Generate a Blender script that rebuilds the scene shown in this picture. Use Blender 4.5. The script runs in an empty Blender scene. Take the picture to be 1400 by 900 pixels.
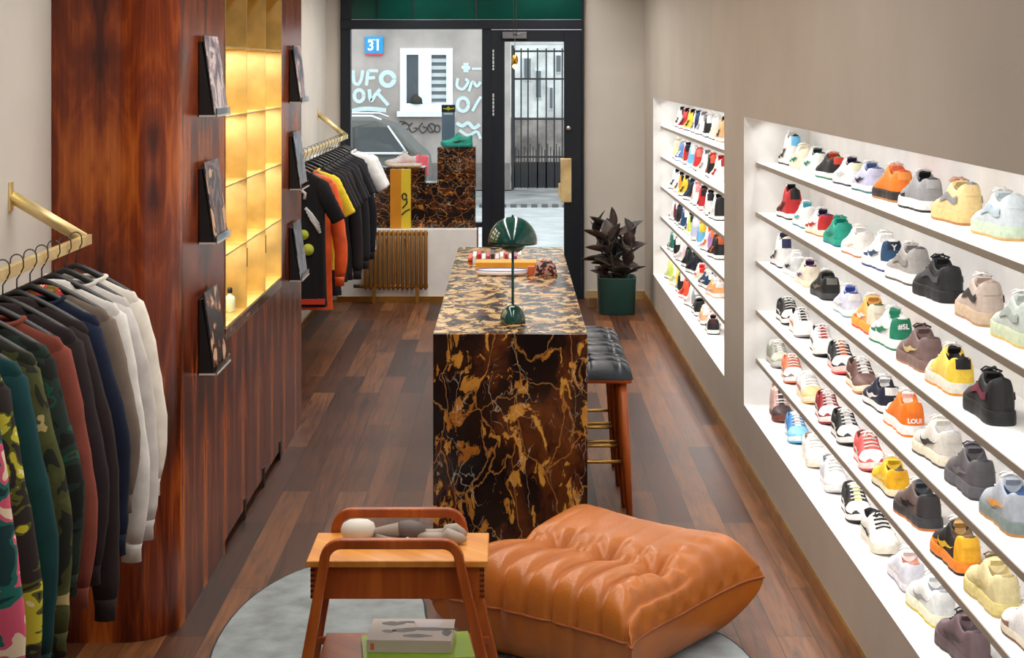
import bpy, bmesh, math, random
from mathutils import Vector, Matrix, Euler
random.seed(7)
SC = bpy.context.scene
COL = SC.collection
PI = math.pi

# ------------------------------------------------------------------ camera
CAMZ, VX, VY, F = 2.12, 697.0, 93.0, 2200.0
cam = bpy.data.objects.new('camera', bpy.data.cameras.new('camera'))
COL.objects.link(cam)
cam.location = (0, 0, CAMZ); cam.rotation_euler = (PI/2, 0, 0)
cam.data.sensor_width = 36; cam.data.lens = 36*F/1400
cam.data.shift_x = (700-VX)/1400; cam.data.shift_y = -(450-VY)/1400
cam.data.clip_start = 0.05; cam.data.clip_end = 300
SC.camera = cam
SC.view_settings.view_transform = 'Standard'
SC.view_settings.look = 'None'
SC.view_settings.gamma = 1
SC.view_settings.use_curve_mapping = False
SC.view_settings.exposure = 0.0

def at(px, py, z):
    s = (py-VY)/(CAMZ-z)
    return Vector(((px-VX)/s, F/s, z))

# ------------------------------------------------------------------ materials
def lin(c):
    return tuple(((v/255)/12.92 if v/255 <= .04045 else ((v/255+.055)/1.055)**2.4) for v in c)
MC = {}
def nt_new(name):
    m = bpy.data.materials.new(name); m.use_nodes = True
    nt = m.node_tree; b = nt.nodes['Principled BSDF']
    return m, nt, b
def N(nt, t, **kw):
    n = nt.nodes.new(t)
    for k, v in kw.items(): setattr(n, k, v)
    return n
def ramp(nt, stops, interp='LINEAR'):
    r = N(nt, 'ShaderNodeValToRGB'); cr = r.color_ramp; cr.interpolation = interp
    while len(cr.elements) < len(stops): cr.elements.new(.5)
    for e, (p, c) in zip(cr.elements, stops):
        e.position = p; e.color = (*lin(c), 1)
    return r
def mat(rgb, rough=.5, metal=0, bump=0, bscale=200, var=.0, vscale=8, coat=0, name=None, sheen=0):
    key = (rgb, rough, metal, bump, bscale, var, vscale, coat, sheen)
    if key in MC: return MC[key]
    m, nt, b = nt_new(name or 'paint_%d_%d_%d' % rgb)
    tc = N(nt, 'ShaderNodeTexCoord')
    no = N(nt, 'ShaderNodeTexNoise'); no.inputs['Scale'].default_value = vscale; no.inputs['Detail'].default_value = 4
    nt.links.new(tc.outputs['Object'], no.inputs['Vector'])
    v = max(var, .02)
    lo = tuple(max(0, int(c*(1-v))) for c in rgb); hi = tuple(min(255, int(c*(1+v)+1)) for c in rgb)
    r = ramp(nt, [(.3, lo), (.7, hi)])
    nt.links.new(no.outputs['Fac'], r.inputs['Fac']); nt.links.new(r.outputs['Color'], b.inputs['Base Color'])
    b.inputs['Roughness'].default_value = rough; b.inputs['Metallic'].default_value = metal
    b.inputs['Coat Weight'].default_value = coat
    if sheen: b.inputs['Sheen Weight'].default_value = sheen
    if bump:
        n2 = N(nt, 'ShaderNodeTexNoise'); n2.inputs['Scale'].default_value = bscale; n2.inputs['Detail'].default_value = 3
        nt.links.new(tc.outputs['Object'], n2.inputs['Vector'])
        bp = N(nt, 'ShaderNodeBump'); bp.inputs['Strength'].default_value = bump; bp.inputs['Distance'].default_value = .01
        nt.links.new(n2.outputs['Fac'], bp.inputs['Height']); nt.links.new(bp.outputs['Normal'], b.inputs['Normal'])
    MC[key] = m
    return m
def emis(rgb, st):
    m, nt, b = nt_new('glow')
    b.inputs['Base Color'].default_value = (*lin(rgb), 1)
    b.inputs['Emission Color'].default_value = (*lin(rgb), 1); b.inputs['Emission Strength'].default_value = st
    return m
def glass_mat(name, tint=(245, 250, 250), refl=.06):
    m, nt, b = nt_new(name); nt.nodes.remove(b)
    out = nt.nodes['Material Output']
    tr = N(nt, 'ShaderNodeBsdfTransparent'); tr.inputs['Color'].default_value = (*lin(tint), 1)
    gl = N(nt, 'ShaderNodeBsdfGlossy'); gl.inputs['Roughness'].default_value = .02
    fr = N(nt, 'ShaderNodeFresnel'); fr.inputs['IOR'].default_value = 1.3
    mx = N(nt, 'ShaderNodeMixShader')
    nt.links.new(fr.outputs[0], mx.inputs['Fac']); nt.links.new(tr.outputs[0], mx.inputs[1]); nt.links.new(gl.outputs[0], mx.inputs[2])
    nt.links.new(mx.outputs[0], out.inputs['Surface'])
    return m

def wood_floor():
    m, nt, b = nt_new('oak_planks')
    L = nt.links.new
    tc = N(nt, 'ShaderNodeTexCoord'); mp = N(nt, 'ShaderNodeMapping')
    mp.inputs['Rotation'].default_value = (0, 0, PI/2)
    L(tc.outputs['Object'], mp.inputs['Vector'])
    br = N(nt, 'ShaderNodeTexBrick'); br.offset = .37; br.offset_frequency = 2
    br.inputs['Scale'].default_value = 1; br.inputs['Mortar Size'].default_value = .0016
    br.inputs['Brick Width'].default_value = 1.5; br.inputs['Row Height'].default_value = .142
    br.inputs['Color1'].default_value = (0, 0, 0, 1); br.inputs['Color2'].default_value = (1, 1, 1, 1); br.inputs['Mortar'].default_value = (.5, .5, .5, 1)
    L(mp.outputs[0], br.inputs['Vector'])
    # grain
    mg = N(nt, 'ShaderNodeMapping'); mg.inputs['Scale'].default_value = (26, 1.6, 1)
    L(tc.outputs['Object'], mg.inputs['Vector'])
    addv = N(nt, 'ShaderNodeVectorMath', operation='ADD')
    mul = N(nt, 'ShaderNodeVectorMath', operation='SCALE'); mul.inputs['Scale'].default_value = 37
    L(br.outputs['Color'], mul.inputs[0]); L(mg.outputs[0], addv.inputs[0]); L(mul.outputs[0], addv.inputs[1])
    g = N(nt, 'ShaderNodeTexNoise'); g.inputs['Scale'].default_value = 1; g.inputs['Detail'].default_value = 8; g.inputs['Distortion'].default_value = 1.6; g.inputs['Roughness'].default_value = .62
    L(addv.outputs[0], g.inputs['Vector'])
    big = N(nt, 'ShaderNodeTexNoise'); big.inputs['Scale'].default_value = 1.4; big.inputs['Detail'].default_value = 3
    L(tc.outputs['Object'], big.inputs['Vector'])
    tone = ramp(nt, [(.1, (56, 32, 22)), (.35, (86, 48, 28)), (.55, (112, 68, 40)), (.75, (140, 92, 56)), (.9, (74, 40, 36))])
    m1 = N(nt, 'ShaderNodeMath', operation='MULTIPLY_ADD'); m1.inputs[1].default_value = .65; L(br.outputs['Color'], m1.inputs[0])
    m2 = N(nt, 'ShaderNodeMath', operation='MULTIPLY'); m2.inputs[1].default_value = .35; L(big.outputs['Fac'], m2.inputs[0]); L(m2.outputs[0], m1.inputs[2])
    L(m1.outputs[0], tone.inputs['Fac'])
    gr = ramp(nt, [(.3, (96, 88, 84)), (.48, (205, 200, 195)), (.7, (255, 250, 240))])
    L(g.outputs['Fac'], gr.inputs['Fac'])
    mx = N(nt, 'ShaderNodeMix', data_type='RGBA', blend_type='MULTIPLY'); mx.inputs['Factor'].default_value = .85
    L(tone.outputs['Color'], mx.inputs['A']); L(gr.outputs['Color'], mx.inputs['B'])
    # joints
    mj = N(nt, 'ShaderNodeMix', data_type='RGBA', blend_type='MIX'); mj.inputs['B'].default_value = (.012, .007, .005, 1)
    L(br.outputs['Fac'], mj.inputs['Factor']); L(mx.outputs['Result'], mj.inputs['A'])
    L(mj.outputs['Result'], b.inputs['Base Color'])
    rr = N(nt, 'ShaderNodeMapRange'); rr.inputs['To Min'].default_value = .36; rr.inputs['To Max'].default_value = .55; b.inputs['Specular IOR Level'].default_value = .3
    L(g.outputs['Fac'], rr.inputs['Value']); L(rr.outputs[0], b.inputs['Roughness'])
    bp = N(nt, 'ShaderNodeBump'); bp.inputs['Strength'].default_value = .25; bp.inputs['Distance'].default_value = .004
    L(g.outputs['Fac'], bp.inputs['Height']); L(bp.outputs[0], b.inputs['Normal'])
    return m

def rosewood(name='rosewood_veneer', period=.23, stops=None, rough=.24):
    m, nt, b = nt_new(name); L = nt.links.new
    tc = N(nt, 'ShaderNodeTexCoord'); sp = N(nt, 'ShaderNodeSeparateXYZ'); L(tc.outputs['Object'], sp.inputs[0])
    ad = N(nt, 'ShaderNodeMath', operation='ADD'); L(sp.outputs['X'], ad.inputs[0]); L(sp.outputs['Y'], ad.inputs[1])
    pp = N(nt, 'ShaderNodeMath', operation='PINGPONG'); pp.inputs[1].default_value = period; L(ad.outputs[0], pp.inputs[0])
    pz = N(nt, 'ShaderNodeMath', operation='PINGPONG'); pz.inputs[1].default_value = 1.75; L(sp.outputs['Z'], pz.inputs[0])
    cb = N(nt, 'ShaderNodeCombineXYZ')
    sx = N(nt, 'ShaderNodeMath', operation='MULTIPLY'); sx.inputs[1].default_value = 7.5; L(pp.outputs[0], sx.inputs[0])
    sz = N(nt, 'ShaderNodeMath', operation='MULTIPLY'); sz.inputs[1].default_value = 1.5; L(pz.outputs[0], sz.inputs[0])
    L(sx.outputs[0], cb.inputs[0]); L(sz.outputs[0], cb.inputs[2])
    n = N(nt, 'ShaderNodeTexNoise'); n.inputs['Scale'].default_value = 1.0; n.inputs['Detail'].default_value = 5; n.inputs['Distortion'].default_value = 1.1; n.inputs['Roughness'].default_value = .5
    L(cb.outputs[0], n.inputs['Vector'])
    # fine figure
    cb2 = N(nt, 'ShaderNodeCombineXYZ')
    s2 = N(nt, 'ShaderNodeMath', operation='MULTIPLY'); s2.inputs[1].default_value = 70; L(pp.outputs[0], s2.inputs[0])
    s3 = N(nt, 'ShaderNodeMath', operation='MULTIPLY'); s3.inputs[1].default_value = 3; L(pz.outputs[0], s3.inputs[0])
    L(s2.outputs[0], cb2.inputs[0]); L(s3.outputs[0], cb2.inputs[2])
    n2 = N(nt, 'ShaderNodeTexNoise'); n2.inputs['Scale'].default_value = 1; n2.inputs['Detail'].default_value = 4; n2.inputs['Distortion'].default_value = .5
    L(cb2.outputs[0], n2.inputs['Vector'])
    ma = N(nt, 'ShaderNodeMath', operation='MULTIPLY_ADD'); ma.inputs[1].default_value = .22; L(n2.outputs['Fac'], ma.inputs[0])
    mb = N(nt, 'ShaderNodeMath', operation='MULTIPLY'); mb.inputs[1].default_value = .8; L(n.outputs['Fac'], mb.inputs[0]); L(mb.outputs[0], ma.inputs[2])
    r = ramp(nt, stops or [(.32, (38, 14, 9)), (.42, (78, 28, 12)), (.52, (120, 48, 18)), (.6, (158, 76, 26)), (.7, (190, 104, 40))])
    L(ma.outputs[0], r.inputs['Fac']); L(r.outputs['Color'], b.inputs['Base Color'])
    b.inputs['Roughness'].default_value = rough; b.inputs['Specular IOR Level'].default_value = .4
    return m

def marble(name='black_gold_marble', scale=1.0, top=False, thr=.568, gold=(212, 156, 68), gold2=(160, 96, 30), squash=.55):
    m, nt, b = nt_new(name); L = nt.links.new
    tc = N(nt, 'ShaderNodeTexCoord'); mp = N(nt, 'ShaderNodeMapping')
    mp.inputs['Scale'].default_value = (scale, scale*.7, scale*squash)
    L(tc.outputs['Object'], mp.inputs['Vector'])
    d = N(nt, 'ShaderNodeTexNoise'); d.inputs['Scale'].default_value = 5; d.inputs['Detail'].default_value = 5
    L(mp.outputs[0], d.inputs['Vector'])
    dv = N(nt, 'ShaderNodeVectorMath', operation='MULTIPLY_ADD'); dv.inputs[1].default_value = (.22, .22, .22)
    L(d.outputs['Color'], dv.inputs[0]); L(mp.outputs[0], dv.inputs[2])
    # base browns and blacks
    nb = N(nt, 'ShaderNodeTexNoise'); nb.inputs['Scale'].default_value = 5; nb.inputs['Detail'].default_value = 6; nb.inputs['Roughness'].default_value = .65
    L(dv.outputs[0], nb.inputs['Vector'])
    rb = ramp(nt, [(.42, (20, 15, 17)), (.5, (34, 22, 20)), (.57, (74, 38, 22)), (.68, (104, 56, 26))])
    L(nb.outputs['Fac'], rb.inputs['Fac'])
    # gold blotches
    ng = N(nt, 'ShaderNodeTexNoise'); ng.inputs['Scale'].default_value = 13; ng.inputs['Detail'].default_value = 5; ng.inputs['Roughness'].default_value = .6; ng.inputs['Distortion'].default_value = .5
    L(dv.outputs[0], ng.inputs['Vector'])
    rg = ramp(nt, [(thr, (0, 0, 0)), (thr+.025, (255, 255, 255))]); L(ng.outputs['Fac'], rg.inputs['Fac'])
    gc = ramp(nt, [(.35, gold2), (.6, gold)]); L(nb.outputs['Fac'], gc.inputs['Fac'])
    m1 = N(nt, 'ShaderNodeMix', data_type='RGBA'); L(rg.outputs['Color'], m1.inputs['Factor']); L(rb.outputs['Color'], m1.inputs['A']); L(gc.outputs['Color'], m1.inputs['B'])
    # gold veins
    v = N(nt, 'ShaderNodeTexVoronoi', feature='DISTANCE_TO_EDGE'); v.inputs['Scale'].default_value = 6
    L(dv.outputs[0], v.inputs['Vector'])
    rv = ramp(nt, [(.0, (235, 235, 235)), (.02, (0, 0, 0))]); L(v.outputs['Distance'], rv.inputs['Fac'])
    m2 = N(nt, 'ShaderNodeMix', data_type='RGBA'); L(rv.outputs['Color'], m2.inputs['Factor']); L(m1.outputs['Result'], m2.inputs['A']); m2.inputs['B'].default_value = (*lin((186, 128, 62)), 1)
    # pale thin veins
    v2 = N(nt, 'ShaderNodeTexVoronoi', feature='DISTANCE_TO_EDGE'); v2.inputs['Scale'].default_value = 11
    dv2 = N(nt, 'ShaderNodeVectorMath', operation='MULTIPLY_ADD'); dv2.inputs[1].default_value = (.1, .1, .3); L(d.outputs['Color'], dv2.inputs[0]); L(dv.outputs[0], dv2.inputs[2])
    L(dv2.outputs[0], v2.inputs['Vector'])
    rv2 = ramp(nt, [(.0, (210, 210, 210)), (.022, (0, 0, 0))]); L(v2.outputs['Distance'], rv2.inputs['Fac'])
    msk = N(nt, 'ShaderNodeMath', operation='MULTIPLY'); L(rv2.outputs['Color'], msk.inputs[0])
    rm = ramp(nt, [(.5, (0, 0, 0)), (.57, (255, 255, 255))]); L(d.outputs['Fac'], rm.inputs['Fac']); L(rm.outputs['Color'], msk.inputs[1])
    m3 = N(nt, 'ShaderNodeMix', data_type='RGBA'); L(msk.outputs[0], m3.inputs['Factor']); L(m2.outputs['Result'], m3.inputs['A']); m3.inputs['B'].default_value = (*lin((225, 205, 180)), 1)
    L(m3.outputs['Result'], b.inputs['Base Color'])
    b.inputs['Roughness'].default_value = .14 if not top else .2
    return m

def pattern(name, cols, scale=9, rough=.9, thresh=(.42, .5, .58), dist=.6):
    m, nt, b = nt_new(name); L = nt.links.new
    tc = N(nt, 'ShaderNodeTexCoord'); n = N(nt, 'ShaderNodeTexNoise'); n.inputs['Scale'].default_value = scale; n.inputs['Detail'].default_value = 2.5; n.inputs['Distortion'].default_value = dist
    L(tc.outputs['Object'], n.inputs['Vector'])
    st = [(0, cols[0])] + [(t, c) for t, c in zip(thresh, cols[1:])]
    r = ramp(nt, st, 'CONSTANT'); L(n.outputs['Fac'], r.inputs['Fac']); L(r.outputs['Color'], b.inputs['Base Color'])
    b.inputs['Roughness'].default_value = rough
    return m

def brass(name='brushed_brass', rgb=(206, 160, 74), rough=.3):
    m, nt, b = nt_new(name); L = nt.links.new
    tc = N(nt, 'ShaderNodeTexCoord'); mp = N(nt, 'ShaderNodeMapping'); mp.inputs['Scale'].default_value = (3, 3, 3)
    L(tc.outputs['Object'], mp.inputs['Vector'])
    n = N(nt, 'ShaderNodeTexNoise'); n.inputs['Scale'].default_value = 2; n.inputs['Detail'].default_value = 5; L(mp.outputs[0], n.inputs['Vector'])
    r = ramp(nt, [(.3, tuple(int(c*.86) for c in rgb)), (.7, tuple(min(255, int(c*1.08)) for c in rgb))]); L(n.outputs['Fac'], r.inputs['Fac'])
    L(r.outputs['Color'], b.inputs['Base Color'])
    b.inputs['Metallic'].default_value = 1; b.inputs['Roughness'].default_value = rough
    return m

M_PLASTER = mat((178, 168, 157), .9, bump=.05, bscale=60, var=.02, vscale=2, name='greige_plaster')
M_PLASTER_L = mat((206, 200, 193), .9, bump=.05, bscale=60, var=.02, vscale=2, name='pale_plaster')
M_WHITE = mat((238, 237, 235), .55, name='white_lacquer')
M_SHELFEDGE = mat((160, 150, 138), .5, name='shelf_edge')
M_BRASS = brass()
M_BRASSP = brass('pale_brass', (250, 220, 164), .5)
M_BRASSN = brass('niche_brass', (234, 208, 144), .4)
M_FLOOR = wood_floor()
M_ROSE = rosewood()
M_MARBLE = marble()
M_MARBLE2 = marble('brown_veined_marble', 1.15, thr=.60, gold=(190, 120, 50), squash=1.5)
M_TEAL = mat((6, 66, 60), .12, coat=.6, name='green_enamel')
M_FRAME = mat((8, 20, 32), .4, name='navy_steel')
M_BLACK = mat((18, 18, 20), .5)
M_STEEL = mat((90, 88, 88), .3, metal=1)
M_GLASS = glass_mat('clear_glass')
M_ACRYL = glass_mat('clear_acrylic', (216, 212, 208))
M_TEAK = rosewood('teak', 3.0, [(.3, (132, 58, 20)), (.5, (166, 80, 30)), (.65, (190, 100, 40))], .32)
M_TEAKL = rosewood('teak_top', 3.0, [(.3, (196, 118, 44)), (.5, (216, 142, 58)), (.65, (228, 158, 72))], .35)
M_LEATH = mat((186, 106, 38), .36, bump=.15, bscale=120, var=.05, vscale=5, coat=0.05, name='cognac_leather')

# ------------------------------------------------------------------ mesh helper
class MB:
    def __init__(s): s.v = []; s.f = []; s.m = []; s.sm = []
    def add(s, vs, fs, mi=0, smooth=False):
        o = len(s.v); s.v += [Vector(v) for v in vs]
        for f in fs:
            s.f.append([i+o for i in f]); s.m.append(mi); s.sm.append(smooth)
    def box(s, x0, x1, y0, y1, z0, z1, mi=0):
        vs = [(x, y, z) for z in (z0, z1) for y in (y0, y1) for x in (x0, x1)]
        s.add(vs, [(0, 2, 3, 1), (4, 5, 7, 6), (0, 1, 5, 4), (2, 6, 7, 3), (0, 4, 6, 2), (1, 3, 7, 5)], mi)
        return s
    def obox(s, c, sx, sy, sz, R=None, mi=0):
        R = R or Matrix.Identity(3)
        vs = [Vector(c)+R@Vector((x*sx/2, y*sy/2, z*sz/2)) for z in (-1, 1) for y in (-1, 1) for x in (-1, 1)]
        s.add(vs, [(0, 2, 3, 1), (4, 5, 7, 6), (0, 1, 5, 4), (2, 6, 7, 3), (0, 4, 6, 2), (1, 3, 7, 5)], mi)
        return s
    def tube(s, pts, r, n=8, mi=0, closed=False, flat=1.0, up=None):
        pts = [Vector(p) for p in pts]; L = len(pts)
        rs = r if isinstance(r, (list, tuple)) else [r]*L
        vs = []; prev = None
        for i, p in enumerate(pts):
            if closed: d = pts[(i+1) % L]-pts[i-1]
            else: d = pts[min(i+1, L-1)]-pts[max(i-1, 0)]
            d.normalize()
            if prev is None:
                a = up or (Vector((0, 0, 1)) if abs(d.z) < .9 else Vector((1, 0, 0)))
                e = (Vector(a)-d*d.dot(Vector(a))).normalized()
            else:
                e = (prev-d*d.dot(prev)).normalized()
            prev = e; g = d.cross(e)
            for k in range(n):
                a = 2*PI*k/n
                vs.append(p+(e*math.cos(a)+g*math.sin(a)*flat)*rs[i])
        fs = []
        for i in range(L if closed else L-1):
            j = (i+1) % L
            for k in range(n):
                fs.append((i*n+k, i*n+(k+1) % n, j*n+(k+1) % n, j*n+k))
        if not closed:
            fs.append(tuple(range(n-1, -1, -1))); fs.append(tuple((L-1)*n+k for k in range(n)))
        s.add(vs, fs, mi, True); return s
    def lathe(s, prof, c=(0, 0, 0), n=32, mi=0, sq=0):
        vs = []
        for (r, z) in prof:
            for k in range(n):
                a = 2*PI*k/n
                q = 1.0
                if sq:
                    ca, sa = abs(math.cos(a)), abs(math.sin(a)); q = 1/((ca**sq+sa**sq)**(1/sq))
                vs.append((c[0]+r*q*math.cos(a), c[1]+r*q*math.sin(a), c[2]+z))
        fs = []
        for i in range(len(prof)-1):
            for k in range(n):
                fs.append((i*n+k, i*n+(k+1) % n, (i+1)*n+(k+1) % n, (i+1)*n+k))
        fs.append(tuple(range(n-1, -1, -1))); fs.append(tuple((len(prof)-1)*n+k for k in range(n)))
        s.add(vs, fs, mi, True); return s
    def prism(s, poly, z0, z1, mi=0, smooth=False):
        n = len(poly); vs = [(x, y, z0) for x, y in poly]+[(x, y, z1) for x, y in poly]
        s.add(vs, [tuple(range(n-1, -1, -1)), tuple(range(n, 2*n))], mi)
        o = len(s.v)
        s.add(vs, [(i, (i+1) % n, n+(i+1) % n, n+i) for i in range(n)], mi, smooth); return s
    def grid(s, fn, nu, nv, mi=0, smooth=True, mifn=None, thick=0):
        vs = [fn(i/nu, j/nv) for i in range(nu+1) for j in range(nv+1)]
        o = len(s.v); s.v += [Vector(v) for v in vs]
        for i in range(nu):
            for j in range(nv):
                a = o+i*(nv+1)+j
                s.f.append([a, a+nv+1, a+nv+2, a+1]); s.m.append(mifn(i/nu, j/nv) if mifn else mi); s.sm.append(smooth)
        return s
    def mesh(s, name, mats, off=Vector((0, 0, 0))):
        me = bpy.data.meshes.new(name)
        me.from_pydata([tuple(v-off) for v in s.v], [], s.f)
        for m in (mats if isinstance(mats, (list, tuple)) else [mats]): me.materials.append(m)
        me.polygons.foreach_set('material_index', s.m); me.polygons.foreach_set('use_smooth', s.sm)
        me.update(); return me

def link(name, me, parent=None, bevel=0, sub=0, solid=0, fixn=False, weld=False):
    o = bpy.data.objects.new(name, me); COL.objects.link(o)
    if parent is not None: o.parent = parent
    if fixn or weld:
        bm = bmesh.new(); bm.from_mesh(me)
        if weld: bmesh.ops.remove_doubles(bm, verts=bm.verts, dist=1e-5)
        if fixn: bmesh.ops.recalc_face_normals(bm, faces=bm.faces)
        bm.to_mesh(me); bm.free()
    if solid:
        md = o.modifiers.new('solid', 'SOLIDIFY'); md.thickness = solid; md.offset = 0
    if bevel:
        md = o.modifiers.new('bevel', 'BEVEL'); md.width = bevel; md.segments = 2; md.limit_method = 'ANGLE'; md.angle_limit = .6
    if sub:
        md = o.modifiers.new('sub', 'SUBSURF'); md.levels = sub; md.render_levels = sub
    return o
def tag(o, label, cat, group=None, kind=None):
    if label: o['label'] = label
    if cat: o['category'] = cat
    if group: o['group'] = group
    if kind: o['kind'] = kind
    return o
def thing(name, label, cat, loc=(0, 0, 0), rz=0, group=None):
    o = bpy.data.objects.new(name, None); COL.objects.link(o)
    o.location = loc; o.rotation_euler = (0, 0, rz); o.empty_display_size = .05
    return tag(o, label, cat, group)
def rootloc(p):
    while p.parent is not None: p = p.parent
    return Vector(p.location)
def part(name, mb, m, parent, world=True, **kw):
    """mesh part; world=True: builder holds world coordinates (root unrotated)"""
    off = rootloc(parent) if world else Vector((0, 0, 0))
    return link(name, mb.mesh(name, m, off), parent, **kw)
def single(name, mb, m, label, cat, group=None, loc=None, **kw):
    if loc is None:
        xs = [v.x for v in mb.v]; ys = [v.y for v in mb.v]; zs = [v.z for v in mb.v]
        loc = Vector(((min(xs)+max(xs))/2, (min(ys)+max(ys))/2, min(zs)))
    o = link(name, mb.mesh(name, m, Vector(loc)), None, **kw); o.location = loc
    return tag(o, label, cat, group)
def struct(name, mb, m, label, **kw):
    o = link(name, mb.mesh(name, m), None, **kw)
    tag(o, label, name.split('_')[0], None, 'structure'); return o
def text_mesh(body, size, depth=.001, bold=0):
    c = bpy.data.curves.new('lettering', 'FONT'); c.body = body; c.size = size; c.extrude = depth; c.align_x = 'CENTER'; c.align_y = 'CENTER'; c.offset = bold
    c.resolution_u = 3
    o = bpy.data.objects.new('lettering', c); COL.objects.link(o)
    bpy.context.view_layer.update()
    me = bpy.data.meshes.new_from_object(o.evaluated_get(bpy.context.evaluated_depsgraph_get()))
    bpy.data.objects.remove(o); return me
def letter(name, body, size, loc, rot, m, parent, depth=.001, bold=0, world=True):
    me = text_mesh(body, size, depth, bold)
    R = Euler(rot).to_matrix().to_4x4(); T = Matrix.Translation(Vector(loc)-(rootloc(parent) if world else Vector()))
    me.transform(T@R); me.materials.clear(); me.materials.append(m)
    return link(name, me, parent)

# ------------------------------------------------------------------ room
XW, XL = 1.24, -1.69           # right wall, left wall
DF, DB = 14.8, -1.2            # street front, wall behind the camera
HC = 3.15
NB = 1.60                      # back of the shoe niches
ZT, Z0 = 1.86, .337
SZ = [1.62, 1.356, 1.097, .837, .581]
NICHES = [(3.0, 8.527), (9.31, 13.92)]

struct('floor', MB().box(XL-.1, 1.7, DB-.1, DF+.5, -.12, 0), M_FLOOR, 'dark oiled oak plank floor running towards the street door')
struct('ceiling', MB().box(XL-.1, 1.7, DB-.1, DF+.3, HC, HC+.1), M_PLASTER_L, 'plain ceiling of the shop')
struct('wall_left', MB().box(XL-.1, XL, DB-.1, DF+.3, -.1, HC), M_PLASTER_L, 'pale plastered wall on the left')
wr = MB()
wr.box(XW, NB+.1, DB, DF+.3, -.1, Z0-.002)
wr.box(XW, NB+.1, DB, DF+.3, ZT+.002, HC)
ys = [DB]+[y for n in NICHES for y in n]+[DF+.3]
for a, b in ((ys[0], ys[1]-.002), (ys[2]+.002, ys[3]-.002), (ys[4]+.002, ys[5])):
    wr.box(XW, NB+.1, a, b, Z0-.002, ZT+.002)
wr.box(NB, NB+.1, DB, DF, Z0-.002, ZT+.002)
struct('wall_right', wr, M_PLASTER, 'greige plastered wall with two lit display niches')
struct('wall_back', MB().box(XL, XW+.3, DB-.1, DB, 0, HC), M_PLASTER_L, 'pale wall behind the viewer')
# white linings of niches
for i, (a, b) in enumerate(NICHES):
    m = MB()
    m.box(XW+.0005, NB-.001, a-.0015, b+.0015, Z0-.0015, Z0); m.box(XW+.0005, NB-.001, a-.0015, b+.0015, ZT, ZT+.0015)
    m.box(XW+.0005, NB-.001, a-.0015, a, Z0, ZT); m.box(XW+.0005, NB-.001, b, b+.0015, Z0, ZT)
    m.box(NB-.012, NB-.001, a, b, Z0, ZT)
    struct('trim_%d' % (i+1), m, M_WHITE, ['white lacquered lining of the near shoe niche', 'white lacquered lining of the far shoe niche'][i])
ORD = ['top', 'second', 'third', 'fourth', 'fifth', 'bottom']
for i, (a, b) in enumerate(NICHES):
    for j, z in enumerate(SZ):
        t = thing('display_shelf', 'long white shoe shelf, %s one of the %s wall niche' % (ORD[j], ['near', 'far'][i]), 'shelf', (1.305, a, z-.024), 0, 'white shelves in the shoe niches')
        part('board', MB().box(1.3075, NB-.012, a+.001, b-.001, z-.022, z), M_WHITE, t)
        part('edge_strip', MB().box(1.303, 1.3075, a+.001, b-.001, z-.022, z), M_SHELFEDGE, t)
        part('light_channel', MB().box(1.318, 1.334, a+.05, b-.05, z-.028, z-.022), M_WHITE, t)

# baseboards
struct('baseboard_right', MB().box(XW-.012, XW, DB, DF, 0, .07), M_BRASS, 'brass skirting along the shoe wall')
struct('baseboard_left', MB().box(XL, XL+.012, 9.63, DF-.25, 0, .06), M_BRASS, 'brass skirting along the left wall')

# front wall pieces (piers beside the shopfront)
FX0, FX1 = -1.555, .68
struct('wall_front', MB().box(XL, FX0, DF, DF+.3, 0, HC).box(FX1, XW+.05, DF, DF+.3, 0, HC), M_PLASTER_L, 'pale plastered piers on both sides of the shopfront')
struct('baseboard_front', MB().box(FX1+.02, XW-.012, DF-.012, DF, 0, .07), M_BRASSP, 'brass skirting on the pier behind the plant')
# window seat (white low wall with a top)
sb = MB().box(FX0, -.3, DF-.22, DF+.25, 0, .655); struct('wall_sill', sb, M_WHITE, 'white low wall under the shop window')
struct('trim_3', MB().box(FX0-.012, -.3, DF-.232, DF-.22, 0, .05).box(FX0-.012, FX0, DF-.22, DF-.001, 0, .05), M_BRASS, 'brass skirting of the low window wall')
struct('trim_4', MB().box(-.3, -.288, DF-.22, DF-.0, .0, .655), M_BRASS, 'brass edge strip on the end of the low window wall')
struct('trim_5', MB().box(XL, FX0-.013, DF-.12, DF-.001, 0, 1.40).box(XL, FX0-.013, DF-.15, DF-.001, 1.40, 1.43), M_WHITE, 'white boxed ledge in the left front corner')

# shopfront frame
def PX(x): return (x-VX)*DF/F
def PZ(y): return CAMZ-(y-VY)*DF/F
wf = thing('window_1', 'large navy framed shop window beside the door', 'window', (-.9, DF, .66)); wf['kind'] = 'structure'
fr = MB()
fr.box(FX0, PX(480), DF-.04, DF+.08, .656, PZ(40))                # left post
fr.box(PX(659), PX(672), DF-.04, DF+.08, 0, PZ(40))     # post by door
fr.box(PX(480), PX(659), DF-.03, DF+.07, .656, .70)
fr.box(FX0, FX1, DF-.05, DF+.09, PZ(40)+.0005, PZ(27)); fr.box(FX0, PX(480), DF-.04, DF+.08, PZ(27), PZ(-40)); fr.box(PX(795), FX1, DF-.04, DF+.08, PZ(27), PZ(-40))    # transom
fr.box(FX0, FX1, DF-.04, DF+.08, PZ(-40), HC)
fr.box(PX(795), FX1, DF-.05, DF+.09, 0, PZ(40))
part('window_frame', fr, M_FRAME, wf, bevel=.004)
part('pane', MB().box(PX(479), PX(660), DF+.01, DF+.018, .69, PZ(40)), M_GLASS, wf)
tp = MB()
for a, b in ((480, 516), (517, 565), (566, 650), (652, 795)): tp.box(PX(a), PX(b), DF+.0, DF+.02, PZ(26.5), PZ(-40))
M_GREENP = mat((6, 58, 50), .12, var=.25, vscale=1.2, name='green_glass_panel')
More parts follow.
